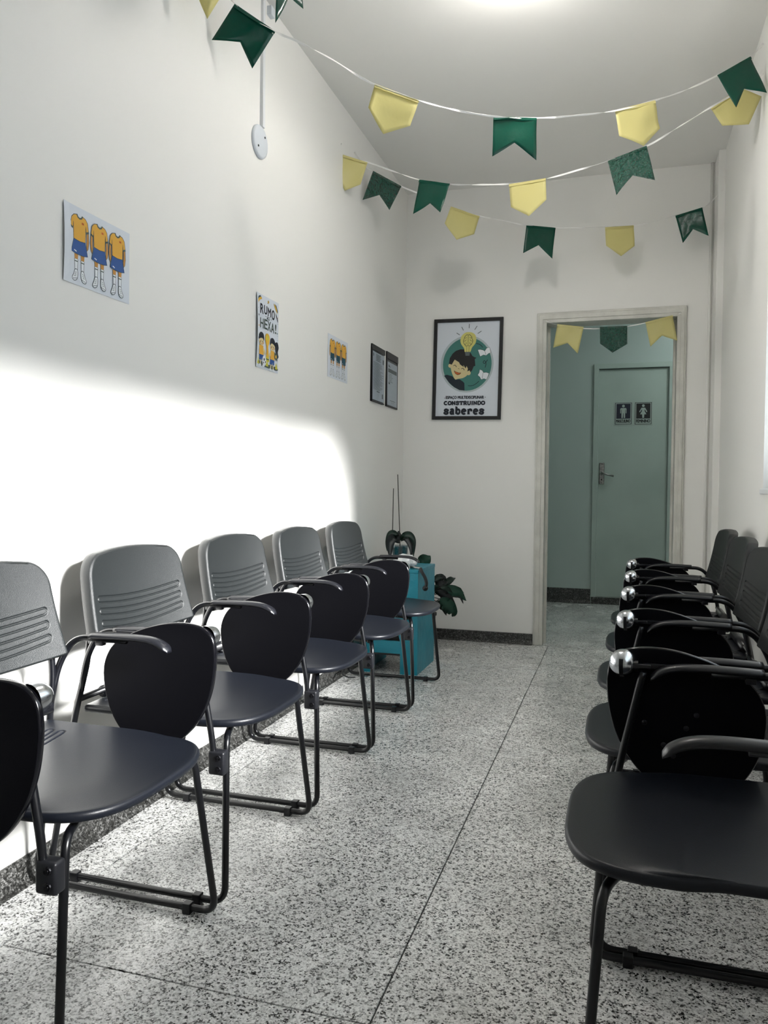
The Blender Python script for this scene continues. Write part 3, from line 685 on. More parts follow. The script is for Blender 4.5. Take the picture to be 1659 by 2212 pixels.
# restroom signs on the corridor door
def sign(px, word, label, man):
    yy = YH+.0115
    tl, br = at(px[0], px[1], 1, yy), at(px[2], px[3], 1, yy)
    cx, cz, W_, H_ = (tl.x+br.x)/2, (tl.z+br.z)/2, br.x-tl.x, tl.z-br.z
    t = thing('restroom_sign', label, 'sign', (cx, yy, cz))
    b = B(); box(b, (cx-W_/2, yy-.002, cz-H_/2), (cx+W_/2, yy, cz+H_/2), .0005); fix(link('plate', b, 'signp', t), t)
    P = Print((cx, yy-.002, cz), (1, 0, 0), (0, 0, 1), (0, -1, 0)); w2, h2 = W_/2, H_/2
    d = 'signn' if man else 'signb'
    P.rect(-w2*.90, -h2*.90, w2*.90, h2*.94, d); P.rect(-w2*.84, -h2*.86, w2*.84, h2*.90, 'signp'); P.rect(-w2*.76, -h2*.42, w2*.76, h2*.85, d)
    P.disc(0, h2*.66, w2*.15, w2*.15, 'signp', 18)
    if man:
        P.poly([(-w2*.34, h2*.42), (-w2*.26, h2*.49), (w2*.26, h2*.49), (w2*.34, h2*.42), (w2*.34, h2*.04), (w2*.26, h2*.04), (w2*.24, h2*.36), (w2*.20, h2*.36), (w2*.20, -h2*.36), (w2*.05, -h2*.36), (w2*.02, h2*.05), (-w2*.02, h2*.05), (-w2*.05, -h2*.36), (-w2*.20, -h2*.36), (-w2*.20, h2*.36), (-w2*.24, h2*.36), (-w2*.26, h2*.04), (-w2*.34, h2*.04)], 'signp')
    else:
        P.poly([(-w2*.20, h2*.49), (w2*.20, h2*.49), (w2*.44, h2*.16), (w2*.36, h2*.10), (w2*.16, h2*.36), (w2*.14, h2*.22), (w2*.34, -h2*.06), (w2*.12, -h2*.06), (w2*.09, -h2*.36), (-w2*.09, -h2*.36), (-w2*.12, -h2*.06), (-w2*.34, -h2*.06), (-w2*.14, h2*.22), (-w2*.16, h2*.36), (-w2*.36, h2*.10), (-w2*.44, h2*.16)], 'signp')
    P.text(word, 0, -h2*.62, w2*1.5, h2*.26, 'black', .06)
    fix(P.done('pictogram', t), t)
sign((1327, 869, 1366, 919), 'MASCULINO', 'square MASCULINO restroom sign with a white male figure, left of the pair', True)
sign((1370, 868, 1409, 919), 'FEMININO', 'square FEMININO restroom sign with a white skirted figure, right of the pair', False)

# ------------------------------------------------------------------ bunting
def ribbon_mesh(pts, wd, twists, seed):
    rnd = random.Random(seed); P_ = catmull(pts, 14); b = B(); n = len(P_); prev = None
    for i, p in enumerate(P_):
        t = (P_[min(i+1, n-1)]-P_[max(i-1, 0)]).normalized()
        a = twists*pi*i/n+.5*sin(i*.37+seed)
        side = t.cross(Vector((0, 1, 0))).normalized(); oth = t.cross(side).normalized()
        d = (side*cos(a)+oth*sin(a))*wd/2; e = (side*-sin(a)+oth*cos(a))*.0004
        q = [b.verts.new(p+d+e), b.verts.new(p-d+e), b.verts.new(p-d-e), b.verts.new(p+d-e)]
        if prev:
            for k in range(4): b.faces.new((prev[k], prev[(k+1) % 4], q[(k+1) % 4], q[k]))
        else: b.faces.new(q)
        prev = q
    b.faces.new(prev[::-1]); return b
def flag_mesh(corners, shape, curl, seed):
    """corners: TL, TR, BR, BL world points of the side ends; shape swallow/point; extra = centre point"""
    TL, TR, BR, BL, MID = corners; rnd = random.Random(seed); b = B()
    nrm = (TR-TL).cross(BL-TL).normalized()
    if nrm.y > 0: nrm = -nrm
    nu, nv = 13, 9; F_, K_ = [], []
    for off, G in ((.0003, F_), (-.0003, K_)):
        for j in range(nv):
            row = []
            for i in range(nu):
                u, v = i/(nu-1), j/(nv-1)
                bot = (BL*(1-u*2)+MID*(u*2)) if u <= .5 else (MID*(2-2*u)+BR*(2*u-1))
                p = (TL*(1-u)+TR*u)*(1-v)+bot*v
                wv = curl*(sin(pi*u*1.3+seed)*v+.5*sin(2.2*pi*v+seed*2)*u)*.018+.0015*sin(9*u+5*v+seed)
                row.append(b.verts.new(p+nrm*(wv+off)))
            G.append(row)
    for G in (F_, K_):
        for j in range(nv-1):
            for i in range(nu-1): b.faces.new((G[j][i], G[j][i+1], G[j+1][i+1], G[j+1][i]))
    for i in range(nu-1):
        for j in (0, nv-1): b.faces.new((F_[j][i], F_[j][i+1], K_[j][i+1], K_[j][i]))
    for j in range(nv-1):
        for i in (0, nu-1): b.faces.new((F_[j][i], F_[j+1][i], K_[j+1][i], K_[j][i]))
    return b, nrm
def flap_mesh(TL, TR, nrm, h):
    b = B(); dn = Vector((0, 0, -1)); dn = (dn-(TR-TL).normalized()*dn.dot((TR-TL).normalized())).normalized()
    vs = [TL+nrm*.0012, TR+nrm*.0012, TR+nrm*.0030+dn*h*.8, TL+nrm*.0030+dn*h]
    prism(b, vs, -nrm*.0006); return b
def bunting(label, string, flags, seed, wd=.008, tw=7):
    t = thing('bunting', label, 'bunting', tuple(string[0]))
    fix(link('ribbon', ribbon_mesh(string, wd, tw, seed), 'ribbon', t), t)
    for k, (col, pts, ys, curl) in enumerate(flags):
        # pts: TL,TR,BR,BL,MID pixels on the plane through the string at depth ys
        W_ = [at(px, py, 1, y) for (px, py), y in zip(pts, ys)]
        b, n = flag_mesh(W_, None, curl, seed+k*1.7)
        o = link('flag', b, col, t, True); o['label'] = ('green swallowtail flag' if col[:5] == 'green' and seed != 4 else 'yellow pointed flag' if seed != 4 else ('green pointed flag' if col[:5] == 'green' else 'yellow swallowtail flag'))
        fix(o, t)
        h = link('folded_hem', flap_mesh(W_[0], W_[1], n, .014), col, t); fix(h, t)
        h.parent = o; h.matrix_parent_inverse = o.matrix_world.inverted() @ Matrix.Identity(4)
        h.matrix_parent_inverse = Matrix.Identity(4); 
def Y(*a): return a
s1y = lambda x: 2.6+(x-507)*(3.80-2.6)/(1648-507)
def S1(px, py): return at(px, py, 1, s1y(px))
l1 = [(xl(2.95)+.004, 2.42, 2.93)]+[S1(*q) for q in ((507, 8), (595, 68), (640, 88), (715, 127), (805, 181), (905, 217), (985, 238), (1070, 252), (1160, 255), (1240, 250), (1330, 239), (1417, 216), (1480, 195), (1550, 163), (1622, 122))]+[(XR-.003, 3.80, 3.0)]
bunting('nearest string of green and yellow bunting whose large green flag hangs upper left', l1, [
    ('green', [(507, 8), (595, 68), (545, 148), (457, 87), (519, 91)], (2.60, 2.70, 2.69, 2.58, 2.64), .2),
    ('yellow', [(810, 181), (905, 217), (886, 272), (795, 233), (829, 288)], (2.92, 3.02, 3.01, 2.91, 2.96), .35),
    ('green', [(1066, 252), (1159, 255), (1158, 347), (1064, 337), (1111, 309)], (3.20, 3.28, 3.27, 3.19, 3.23), .25),
    ('yellow', [(1328, 238), (1415, 217), (1426, 277), (1338, 293), (1389, 317)], (3.47, 3.55, 3.55, 3.47, 3.51), .3),
    ('green', [(1549, 163), (1621, 122), (1657, 200), (1590, 233), (1608, 191)], (3.66, 3.70, 3.66, 3.66, 3.67), .1)], 1)
s2 = [((733, 333), 4.00), ((793, 350), 4.06), ((850, 370), 4.06), ((905, 388), 4.05), ((971, 398), 4.03), ((1040, 399), 4.0), ((1100, 397), 3.98), ((1180, 386), 3.94), ((1250, 367), 3.92), ((1312, 348), 3.90), ((1398, 315), 3.86), ((1465, 275), 3.84), ((1535, 232), 3.82)]
l2 = [(xl(2.9)+.004, 3.97, 2.88)]+[at(*p, 1, y) for p, y in s2]+[at(1590, 200, 1, 3.80), (XR-.003, 3.78, 2.86)]
bunting('middle string of bunting with a glittering crinkled green flag on its right', l2, [
    ('yellow', [(734, 332), (794, 351), (779, 398), (727, 378), (745, 411)], (4.00, 4.06, 4.05, 3.99, 4.02), .2),
    ('green', [(906, 388), (972, 397), (952, 460), (892, 462), (929, 439)], (4.04, 4.01, 4.01, 4.04, 4.03), .3),
    ('yellow', [(1100, 398), (1179, 385), (1180, 431), (1103, 447), (1143, 467)], (3.98, 3.93, 3.94, 3.98, 3.96), .15),
    ('greenx', [(1313, 347), (1397, 315), (1415, 389), (1332, 422), (1367, 379)], (3.90, 3.85, 3.86, 3.90, 3.88), .3),
    ('yellow', [(1534, 232), (1600, 190), (1645, 208), (1560, 272), (1618, 268)], (3.85, 3.83, 3.83, 3.86, 3.84), .15)], 2)
s3 = [((795, 364), 4.30), ((866, 402), 4.42), ((920, 424), 4.50), ((968, 445), 4.62), ((1036, 467), 4.72), ((1085, 476), 4.80), ((1138, 487), 4.88), ((1200, 492), 4.96), ((1255, 492), 5.0), ((1307, 490), 5.04), ((1369, 487), 5.08), ((1415, 478), 5.10), ((1460, 465), 5.13), ((1519, 449), 5.17)]
l3 = [(xl(2.95)+.004, 4.18, 2.92)]+[at(*p, 1, y) for p, y in s3]+[(.545, 5.116, 2.85)]
bunting('farthest ceiling string of bunting sagging just in front of the end wall', l3, [
    ('greenx', [(806, 369), (867, 402), (841, 454), (783, 432), (820, 421)], (4.31, 4.42, 4.41, 4.30, 4.36), .25),
    ('yellow', [(974, 446), (1036, 467), (1024, 506), (961, 482), (986, 518)], (4.63, 4.72, 4.71, 4.62, 4.66), .2),
    ('green', [(1137, 486), (1200, 492), (1193, 559), (1130, 547), (1163, 530)], (4.88, 4.95, 4.95, 4.88, 4.92), .2),
    ('yellow', [(1307, 491), (1369, 487), (1371, 531), (1309, 531), (1342, 553)], (5.03, 5.07, 5.07, 5.03, 5.05), .15),
    ('green', [(1459, 466), (1517, 448), (1531, 510), (1475, 525), (1497, 495)], (5.12, 5.09, 5.09, 5.12, 5.1), .25)], 3)
l4 = [at(*q, 1, YB-.032) for q in ((1179, 693), (1205, 702), (1255, 709), (1297, 710), (1355, 705), (1395, 697), (1455, 682), (1471, 676))]
bunting('short bunting across the doorway with two yellow swallowtail flags and one green point', l4, [
    ('yellow', [(1204, 700), (1261, 706), (1248, 764), (1195, 751), (1226, 741)], (YB-.034,)*5, .12),
    ('greenx', [(1296, 706), (1355, 704), (1355, 743), (1296, 742), (1323, 762)], (YB-.034,)*5, .12),
    ('yellow', [(1394, 696), (1453, 681), (1463, 736), (1405, 749), (1430, 725)], (YB-.034,)*5, .12)], 4, .006, 3)
l5 = [(xl(3)+.004, 2.15, 3.0), (-1.30, 2.25, 2.90), (-1.15, 2.33, 2.865), (-.9, 2.42, 2.85), (-.5, 2.45, 2.84), (0, 2.5, 2.86), (XR-.003, 2.6, 3.0)]
t0 = bunting('bunting at the top edge of the frame showing only flag tips', l5, [
    ('yellow', [(415, -95), (500, -80), (475, -3), (431, 0), (447, 41)], (2.30, 2.40, 2.42, 2.36, 2.39), .15),
    ('green', [(600, -110), (650, -120), (656, 19), (594, 50), (622, -8)], (2.36, 2.48, 2.50, 2.35, 2.42), .35)], 5)

# ------------------------------------------------------------------ tablet-arm chair
def smooth01(x): x = max(0., min(1., x)); return x*x*(3-2*x)
def loopgroove(d, e, w):   # d: offset from centre line, e: distance past the straight part's end (negative inside)
    sd = abs(math.hypot(d, max(0., e))-w); return smooth01(1-sd/.0030)
def groove(d, w):   # flat-bottomed groove profile, d = distance from the centre line
    return smooth01((w-abs(d))/(w*.34)) if abs(d) < w else 0.
def make_chair(label):
    t = thing('tablet_arm_chair', label, 'chair')
    # seat ---------------------------------------------------------------
    xr = -.195
    def seatS(u, v):
        y = u*.229
        xf = .112+.186*max(0., 1-abs(u)**2.9)**(1/2.9); x = xr+.012*u*u+(xf-xr)*v
        z = .455+.004*u*u-.007*smooth01((v-.70)/.30)**1.5-.004*(1-u*u)*math.sin(pi*min(1, v*1.1))
        g = 0
        for k, gx in enumerate((-.150, -.118, -.086)):
            g = max(g, loopgroove(x-(gx-.030*u*u+.01), abs(y)-.165, .0085))
        return Vector((x, y, z-.0045*g))
    us = [-a for a in ([1, .9985, .994, .985, .97, .95, .925, .90, .87]+lin(.84, .64, 24)+lin(.60, .04, 15))]; us = us+[0]+[-a for a in us[::-1]]; vs = lin(0, .34, 90)+lin(.355, 1, 30)
    b = B(); shell(b, seatS, us, vs, (0, 0, 1), .020); link('seat', b, 'seatpl', t, True)
    # backrest -----------------------------------------------------------
    zb, zt_ = .630, .857
    def backS(u, v):
        z = zb+(zt_-zb)*v; Wd = .238-.022*v
        r = .058; d = (1-v)*(zt_-zb)
        if d < r: Wd -= r-math.sqrt(max(0, r*r-(r-d)**2))
        y = u*Wd; x = -.158-.060*v+.020*v*v+.026*(y/.24)**2
        z += -.010*(1-u*u)*(1-v)+.010*(1-u*u)*v
        g = 0; bc = (.668, .700, .732)
        for gz in bc: g = max(g, loopgroove((zb+(zt_-zb)*v)-gz-.013*(y/.2)**2+.006, abs(y)-.195, .0078))
        return Vector((x-.0050*g, y, z))
    us = [-a for a in (lin(1, .93, 4)+lin(.92, .78, 24)+lin(.75, .04, 19))]; us = us+[0]+[-a for a in us[::-1]]; vs = lin(0, .58, 100)+lin(.60, .86, 12)+[.86+.14*(1-(1-k/14)**2) for k in range(1, 14)]+[.9997]
    b = B(); shell(b, backS, us, vs, (1, 0, 0), .038); link('backrest', b, 'plastic', t, True)
    # side frames: front leg, floor skid, rear leg / back post
    zf = .0145
    for s in (-1, 1):
        b = B()
        pts = [(.20, s*.130, .412), (.234, s*.222, .412), (.262, s*.279, zf), (-.262, s*.279, zf), (-.200, s*.252, .44), (-.170, s*.232, .60), (-.192, s*.205, .80)]
        pth = fillet(pts, [.035, .040, .045, .05, .06], 7)
        tube(b, pth, .0088, 10)
        link('side_frame', b, 'tube', t, True)
        for gx in (.185, -.18):
            b = B(); box(b, (gx-.011, s*.279-.011, 0), (gx+.011, s*.279+.011, .026), .002); link('glide', b, 'padpl', t)
    b = B(); tube(b, [(.19, -.132, .410), (.19, .132, .410)], .0085, 10)
    for s in (-1, 1): tube(b, [(.19, s*.12, .412), (-.10, s*.12, .420), (-.190, s*.12, .462)], .0075, 8)
    link('seat_support', b, 'tube', t, True)
    b = B(); tube(b, [(-.190, -.248, .478), (-.190, .248, .478)], .0085, 10); tube(b, [(-.190, -.15, .474), (-.190, .15, .474)], .017, 12); link('crossbar', b, 'tube', t, True)
    # arms
    for s in (-1, 1):
        b = B()
        pth = fillet([(.03, s*.252, .668), (-.122, s*.250, .669), (-.168, s*.246, .595), (-.188, s*.244, .50)], [.06, .05], 8)
        tube(b, pth, .0085, 10); at_ = link('arm_tube', b, 'tube', t, True)
        b = B(); prof = catmull([(-.070, .680), (.0, .682), (.06, .682), (.10, .679), (.125, .672), (.142, .662), (.150, .652)], 5)
        rows = []
        prof = [Vector((p[0], p[1])) for p in [(q.x, q.y) for q in catmull([(-.070, .680, 0), (.0, .682, 0), (.06, .682, 0), (.10, .679, 0), (.125, .672, 0), (.142, .662, 0), (.150, .652, 0)], 5)]]
        for i, p in enumerate(prof):
            tt = i/(len(prof)-1); wd = .018*(1-.45*smooth01((tt-.80)/.2)); th = .012*(1-.35*smooth01((tt-.8)/.2))
            sec = [(-wd, -th*.9), (-wd*1.02, -th*.35), (-wd*.8, 0), (-wd*.3, .0025), (wd*.3, .0025), (wd*.8, 0), (wd*1.02, -th*.35), (wd, -th*.9)]
            rows.append([b.verts.new((p.x, s*.252+a, p.y+c_)) for a, c_ in sec])
        for a, c_ in zip(rows, rows[1:]):
            for k in range(8): b.faces.new((a[k], a[(k+1) % 8], c_[(k+1) % 8], c_[k]))
        b.faces.new(rows[0]); b.faces.new(rows[-1][::-1])
        box(b, (-.055, s*.252-.008, .652), (-.035, s*.252+.008, .668), .001)
        link('armrest_pad', b, 'padpl', t, True)
    # tablet strut + bracket on the right front leg
    b = B(); tube(b, catmull([(.220, -.262, .35), (.215, -.263, .42), (.194, -.262, .53), (.166, -.256, .66)], 6), .0082, 10); link('tablet_strut', b, 'tube', t, True)
    b = B(); box(b, (.210, -.274, .328), (.254, -.244, .388), .006, seg=3); br = link('leg_bracket', b, 'bracket', t, True)
    for zz in (.344, .373):
        b = B(); lathe(b, [(0, .0035), (.0032, .0035), (.0038, .0015), (.0075, .0030), (.0085, 0)], (.238, -.2735, zz), (0, -1, 0), 12); link('screw', b, 'screw', br)
    # folded writing tablet
    out = [(-.070, .555), (-.063, .607), (-.032, .650), (.030, .682), (.10, .703), (.160, .709), (.212, .702), (.242, .680), (.252, .642), (.250, .592), (.240, .540), (.220, .490), (.186, .442), (.145, .408), (.095, .388), (.035, .390), (-.018, .424), (-.054, .482)]
    oo = catmull([(a-.012, c_, 0) for a, c_ in out], 5, True); n = len(oo); b = B()
    cx = sum(p.x for p in oo)/n; cz = sum(p.y for p in oo)/n
    y0, y1 = -.294, -.279
    def ring(y, sc): return [b.verts.new((cx+(p.x-cx)*sc, y, cz+(p.y-cz)*sc)) for p in oo]
    R = [ring(y0, .968), ring(y0, .985), ring(y0+.003, 1.), ring(y1-.003, 1.), ring(y1, .985), ring(y1, .968)]
    for i, (a, c_) in enumerate(zip(R, R[1:])):
        for k in range(n):
            f = b.faces.new((a[k], a[(k+1) % n], c_[(k+1) % n], c_[k])); f.material_index = 1 if 0 < i < 4 else 0; f.smooth = True
    b.faces.new(R[0]); b.faces.new(R[-1][::-1])
    tb = link('writing_tablet', b, ['tabl', 'edge'], t)
    for (sx_, sz_) in ((.205, .615), (.190, .565), (.085, .590), (.105, .560), (.150, .520), (.130, .498)):
        b = B(); lathe(b, [(.006, 0), (.005, .0022), (0, .003)], (sx_-.03, y1-.0003, sz_-.02), (0, 1, 0), 10); link('rivet', b, 'screw', tb, True)
    # pivot: polished cap with slot, stem and hinge rail
    b = B(); ax = Vector((.12, 1, .05)).normalized(); c0 = Vector((.206, y1, .674))
    lathe(b, [(.0285, 0), (.0285, .012), (.0270, .022), (.0235, .031), (.0175, .038), (.009, .042), (0, .043)], c0, ax, 32)
    hc = link('hinge_cap', b, 'chrome', t, True)
    b = B(); rws = []
    for k in range(9):
        a = radians(-24+k*12.5); rr_ = .0300*sin(a); hh_ = .0450*cos(a)**.62
        pz = c0+ax*hh_+Vector((0, 0, -rr_)); rws.append([b.verts.new(pz+Vector((d_, e_, 0))) for d_, e_ in ((-.0042, 0), (.0042, 0), (.0042, -.006), (-.0042, -.006))])
    for a_, c_ in zip(rws, rws[1:]):
        for k in range(4): b.faces.new((a_[k], a_[(k+1) % 4], c_[(k+1) % 4], c_[k]))
    b.faces.new(rws[0]); b.faces.new(rws[-1][::-1]); link('slot', b, 'black', hc)
    b = B(); box(b, (.150, -.262, .668), (.184, -.250, .677), .002); lathe(b, [(0, 0), (.011, 0), (.011, .012), (0, .012)], (.176, -.256, .6725), (1, 0, 0), 12); link('hinge_stem', b, 'tube', t)
    b = B(); box(b, (-.055, -.279, .664), (.165, -.271, .676), .002); link('hinge_rail', b, 'padpl', t)
    return t
def dup(root, loc, rz, label):
    r = root.copy(); COL.objects.link(r); r.location = loc; r.rotation_euler = (0, 0, rz); r['label'] = label
    for ch in list(root.children):
        c_ = ch.copy(); COL.objects.link(c_); c_.parent = r
        for g_ in ch.children:
            d = g_.copy(); COL.objects.link(d); d.parent = c_
    return r
XC_L, XC_R = -1.190, .215
rows = [
 (XC_L, 1.396, 0, 'black tablet-arm chair cut by the left frame edge, nearest of the left row', 'left row of tablet-arm chairs'),
 (XC_L, 2.000, 0, 'black tablet-arm chair second from the viewer in the left row, backrest fully seen', 'left row of tablet-arm chairs'),
 (XC_L, 2.615, 0, 'black tablet-arm chair third from the viewer in the left row, middle one', 'left row of tablet-arm chairs'),
 (XC_L, 3.215, 0, 'black tablet-arm chair fourth from the viewer in the left row', 'left row of tablet-arm chairs'),
 (XC_L, 3.830, 0, 'black tablet-arm chair farthest in the left row, beside the teal stand', 'left row of tablet-arm chairs'),
 (XC_R, 1.500, pi, 'black tablet-arm chair in the bottom right corner, nearest of the right row', 'right row of tablet-arm chairs'),
 (XC_R+.010, 2.085, pi, 'black tablet-arm chair second from the viewer in the right row', 'right row of tablet-arm chairs'),
 (XC_R+.022, 2.672, pi, 'black tablet-arm chair third from the viewer in the right row, middle one', 'right row of tablet-arm chairs'),
 (XC_R+.036, 3.262, pi, 'black tablet-arm chair fourth from the viewer in the right row', 'right row of tablet-arm chairs'),
 (XC_R+.048, 3.870, pi, 'black tablet-arm chair farthest in the right row, in front of the doorway', 'right row of tablet-arm chairs'),
]
ch0 = make_chair(rows[0][3]); bpy.context.view_layer.update()
for i, (x, y, rz, lb, gp) in enumerate(rows):
    c_ = ch0 if i == 0 else dup(ch0, (x, y, 0), rz, lb)
    c_.location = (x, y, 0); c_.rotation_euler = (0, 0, rz); c_['group'] = gp

# ------------------------------------------------------------------ teal stand in the corner
SX0, SX1, SY0, SY1, SH = -1.400, -1.080, 4.215, 4.62, .592
t = thing('teal_stand', 'turquoise painted wooden stand with cut-out front in the far left corner', 'stand', ((SX0+SX1)/2, (SY0+SY1)/2, 0))
b = B(); box(b, (SX0-.002, SY0-.002, SH-.02), (SX1+.002, SY1+.002, SH), .003); fix(link('top', b, 'teal', t), t)
b = B(); box(b, (SX1-.018, SY0+.018, 0), (SX1, SY1, SH-.02), .002); fix(link('side_panel', b, 'teal', t), t)
b = B(); box(b, (SX0, SY0+.018, 0), (SX0+.018, SY1, SH-.02), .002); fix(link('side_panel', b, 'teal', t), t)
b = B(); y0 = SY0; d = (0, .018, 0)   # front panel pieces around the A-shaped openings
def fp(pts): prism(b, [(x, y0, z) for x, z in pts], d)
fp([(SX0, .34), (SX1, .34), (SX1, SH-.02), (SX0, SH-.02)])
fp([(SX0, .0), (SX0+.055, .0), (SX0+.055, .34), (SX0, .34)]); fp([(SX1-.10, .0), (SX1, .0), (SX1, .34), (SX1-.10, .34)])
fp([(SX0+.055, .115), (SX1-.10, .115), (SX1-.10, .185), (SX0+.055, .185)])
fp([(SX1-.10, .185), (SX1-.145, .34), (SX1-.10, .34)]); fp([(SX0+.055, .185), (SX0+.10, .34), (SX0+.055, .34)])
fix(link('front_panel', b, 'teal', t), t)
b = B(); box(b, (SX0+.018, SY0+.018, .10), (SX1-.018, SY1-.02, .112), .001); fix(link('shelf', b, 'black', t), t)
# basket with cables
t2 = thing('cable_basket', 'dark basket of tangled black cables inside the turquoise stand', 'basket', (-1.24, 4.42, .112))
b = B(); box(b, (SX0+.05, SY0+.06, .113), (SX1-.05, SY0+.08, .21), .003); box(b, (SX0+.05, SY1-.08, .113), (SX1-.05, SY1-.06, .21), .003)
box(b, (SX0+.05, SY0+.08, .113), (SX0+.065, SY1-.08, .21), .003); box(b, (SX1-.065, SY0+.08, .113), (SX1-.05, SY1-.08, .21), .003); box(b, (SX0+.05, SY0+.06, .113), (SX1-.05, SY1-.06, .118))
fix(link('crate', b, 'pot', t2), t2)
rs = random.Random(9)
for k in range(5):
    b = B(); pts = [(rs.uniform(-1.33, -1.17), rs.uniform(4.29, 4.54), rs.uniform(.13, .25)) for _ in range(9)]
    tube(b, catmull(pts, 6), .0035, 6); fix(link('cable', b, 'cable', t2, True), t2)
# loose cables behind the far chair
b = B(); rs = random.Random(3)
pts = [(-1.40+.035*sin(k*1.3), 3.95+.06*cos(k*1.3)+.01*k, .012+.012*k) for k in range(12)]
tube(b, catmull(pts, 6), .004, 6); tag(link('cable_coil', b, 'cable', None, True), 'loose coil of thin black cable on the floor by the left wall', 'cable')
# crumpled bag on the stand
b = B(); bmesh.ops.create_icosphere(b, subdivisions=4, radius=1)
from mathutils import noise
for v in b.verts:
    p = v.co.copy(); n = noise.noise(p*2.2)+.5*noise.noise(p*5); r = 1+.22*n
    v.co = Vector((-1.185+p.x*.070*r, 4.315+p.y*.055*r, SH+.033+max(-.033, p.z*.045*r)))
tag(link('plastic_bag', b, 'tissue', None, True), 'crumpled white plastic bag lying on the turquoise stand', 'bag')
# umbrella with ribbed handle
yu = 4.215
t3 = thing('umbrella', 'folded umbrella with black ribbed crook handle hanging over the turquoise stand', 'umbrella', at(905, 1232, 1, 4.23))
pa = at(893, 1233, 1, 4.27); pa.z = SH+.010; pb = at(908, 1234, 1, 4.225); pb.z = SH+.010
b = B(); tube(b, [pa+Vector((-.06, .05, 0)), pa, pb], .006, 10); fix(link('shaft', b, 'steel', t3, True), t3)
hp = [pb]+[at(*q, 1, 4.235) for q in ((914, 1236), (920, 1247), (923, 1258), (922, 1266))]
hp = [hp[0]]+[Vector((max(p.x, SX1+.022), p.y-.02, p.z)) for p in hp[1:]]
cp = catmull(hp, 10); b = B(); tube(b, cp, [.0085+.0018*(i % 2) for i in range(len(cp))], 10); fix(link('handle', b, 'cable', t3, True), t3)
b = B(); bmesh.ops.create_uvsphere(b, u_segments=14, v_segments=10, radius=.016, matrix=Matrix.Translation(cp[-1]+Vector((-.004, 0, -.010)))); fix(link('handle_tip', b, 'cable', t3, True), t3)

def leaf(b, pts, wd, up_=(0, 0, 1), fold=.25, mi=0, wave=0., n=5, tipf=.75, pw=.8):
    P_ = catmull(pts, n); N = len(P_); rows = []
    for i, p in enumerate(P_):
        t_ = (P_[min(i+1, N-1)]-P_[max(i-1, 0)]).normalized(); s = t_.cross(Vector(up_))
        if s.length < .05: s = t_.cross(Vector((0, 1, 0)))
        s.normalize(); nn = s.cross(t_).normalized(); u = i/(N-1)
        w_ = wd*max(.04, math.sin(pi*min(1, u**tipf*.97+.03)))**pw
        wv = wave*sin(i*.8)
        rows.append([b.verts.new(p+s*w_*.5+nn*(fold*w_*.5+wv)), b.verts.new(p), b.verts.new(p-s*w_*.5+nn*(fold*w_*.5-wv)), b.verts.new(p-nn*.0012)])
    for a, c_ in zip(rows, rows[1:]):
        for k in range(4): b.faces.new((a[k], a[(k+1) % 4], c_[(k+1) % 4], c_[k])).material_index = mi
    b.faces.new(rows[0]); b.faces.new(rows[-1][::-1])
# orchid
OY = 4.44
pc = at(864, 1190, 1, OY); pz0 = SH
t4 = thing('potted_orchid', 'orchid with arching dark leaves and two bare stakes in a clear pot on the stand', 'potted plant', (pc.x, OY, SH))
b = B(); lathe(b, [(0, .002), (.036, .002), (.040, .02), (.049, .118), (.051, .120), (.047, .118), (.038, .02), (.0, .006)], (pc.x, OY, SH), (0, 0, 1), 24); fix(link('clear_pot', b, 'clear', t4, True), t4)
b = B(); rs = random.Random(5)
lathe(b, [(0, .006), (.033, .006), (.042, .100), (.03, .108), (0, .110)], (pc.x, OY, SH), (0, 0, 1), 16, 1)
for k in range(26):
    a = rs.uniform(0, 2*pi); pts = []
    for j in range(5): a += rs.uniform(-.5, .5); z = .015+.095*j/4*rs.uniform(.7, 1.05); r = .034+.010*z/.11; pts.append((pc.x+r*cos(a), OY+r*sin(a), SH+z))
    tube(b, catmull(pts, 3), .0013, 4)
fix(link('roots', b, ['root', 'bark'], t4, True), t4)['kind'] = 'stuff'
ctr = at(864, 1163, 1, OY)
def LF(pxs, ys, wd, m='leafb', up_=(0, -1, .6)):
    b = B(); pts = [at(px, py, 1, y) for (px, py), y in zip(pxs, ys)]; leaf(b, pts, wd, up_, .18); fix(link('leaf', b, m, t4, True), t4)
LF([(864, 1166), (852, 1153), (843, 1154), (837, 1172), (836, 1190)], (4.44, 4.42, 4.41, 4.40, 4.40), .040, 'leaf')
LF([(864, 1168), (855, 1163), (846, 1168), (843, 1184), (843, 1206)], (4.44, 4.39, 4.37, 4.36, 4.36), .070, 'leafb', (-.3, -1, .3))
LF([(864, 1166), (874, 1156), (886, 1157), (894, 1172), (893, 1203)], (4.44, 4.42, 4.41, 4.41, 4.42), .042, 'leaf')
LF([(866, 1168), (876, 1164), (884, 1173), (888, 1188), (889, 1212)], (4.44, 4.40, 4.39, 4.38, 4.38), .032, 'leafb')
LF([(864, 1166), (858, 1155), (851, 1151), (848, 1152)], (4.44, 4.45, 4.46, 4.46), .020, 'leafb')
LF([(864, 1168), (864, 1158), (861, 1149), (860, 1147)], (4.44, 4.44, 4.45, 4.45), .018, 'leafb')
for a, c_ in (((847.5, 1168), (850, 1055)), ((864, 1168), (859, 1025))):
    b = B(); p0, p1 = at(*a, 1, OY), at(*c_, 1, OY); tube(b, [p0-Vector((0, 0, .05)), p0, p1], .0030, 6); fix(link('stake', b, 'stem', t4, True), t4)
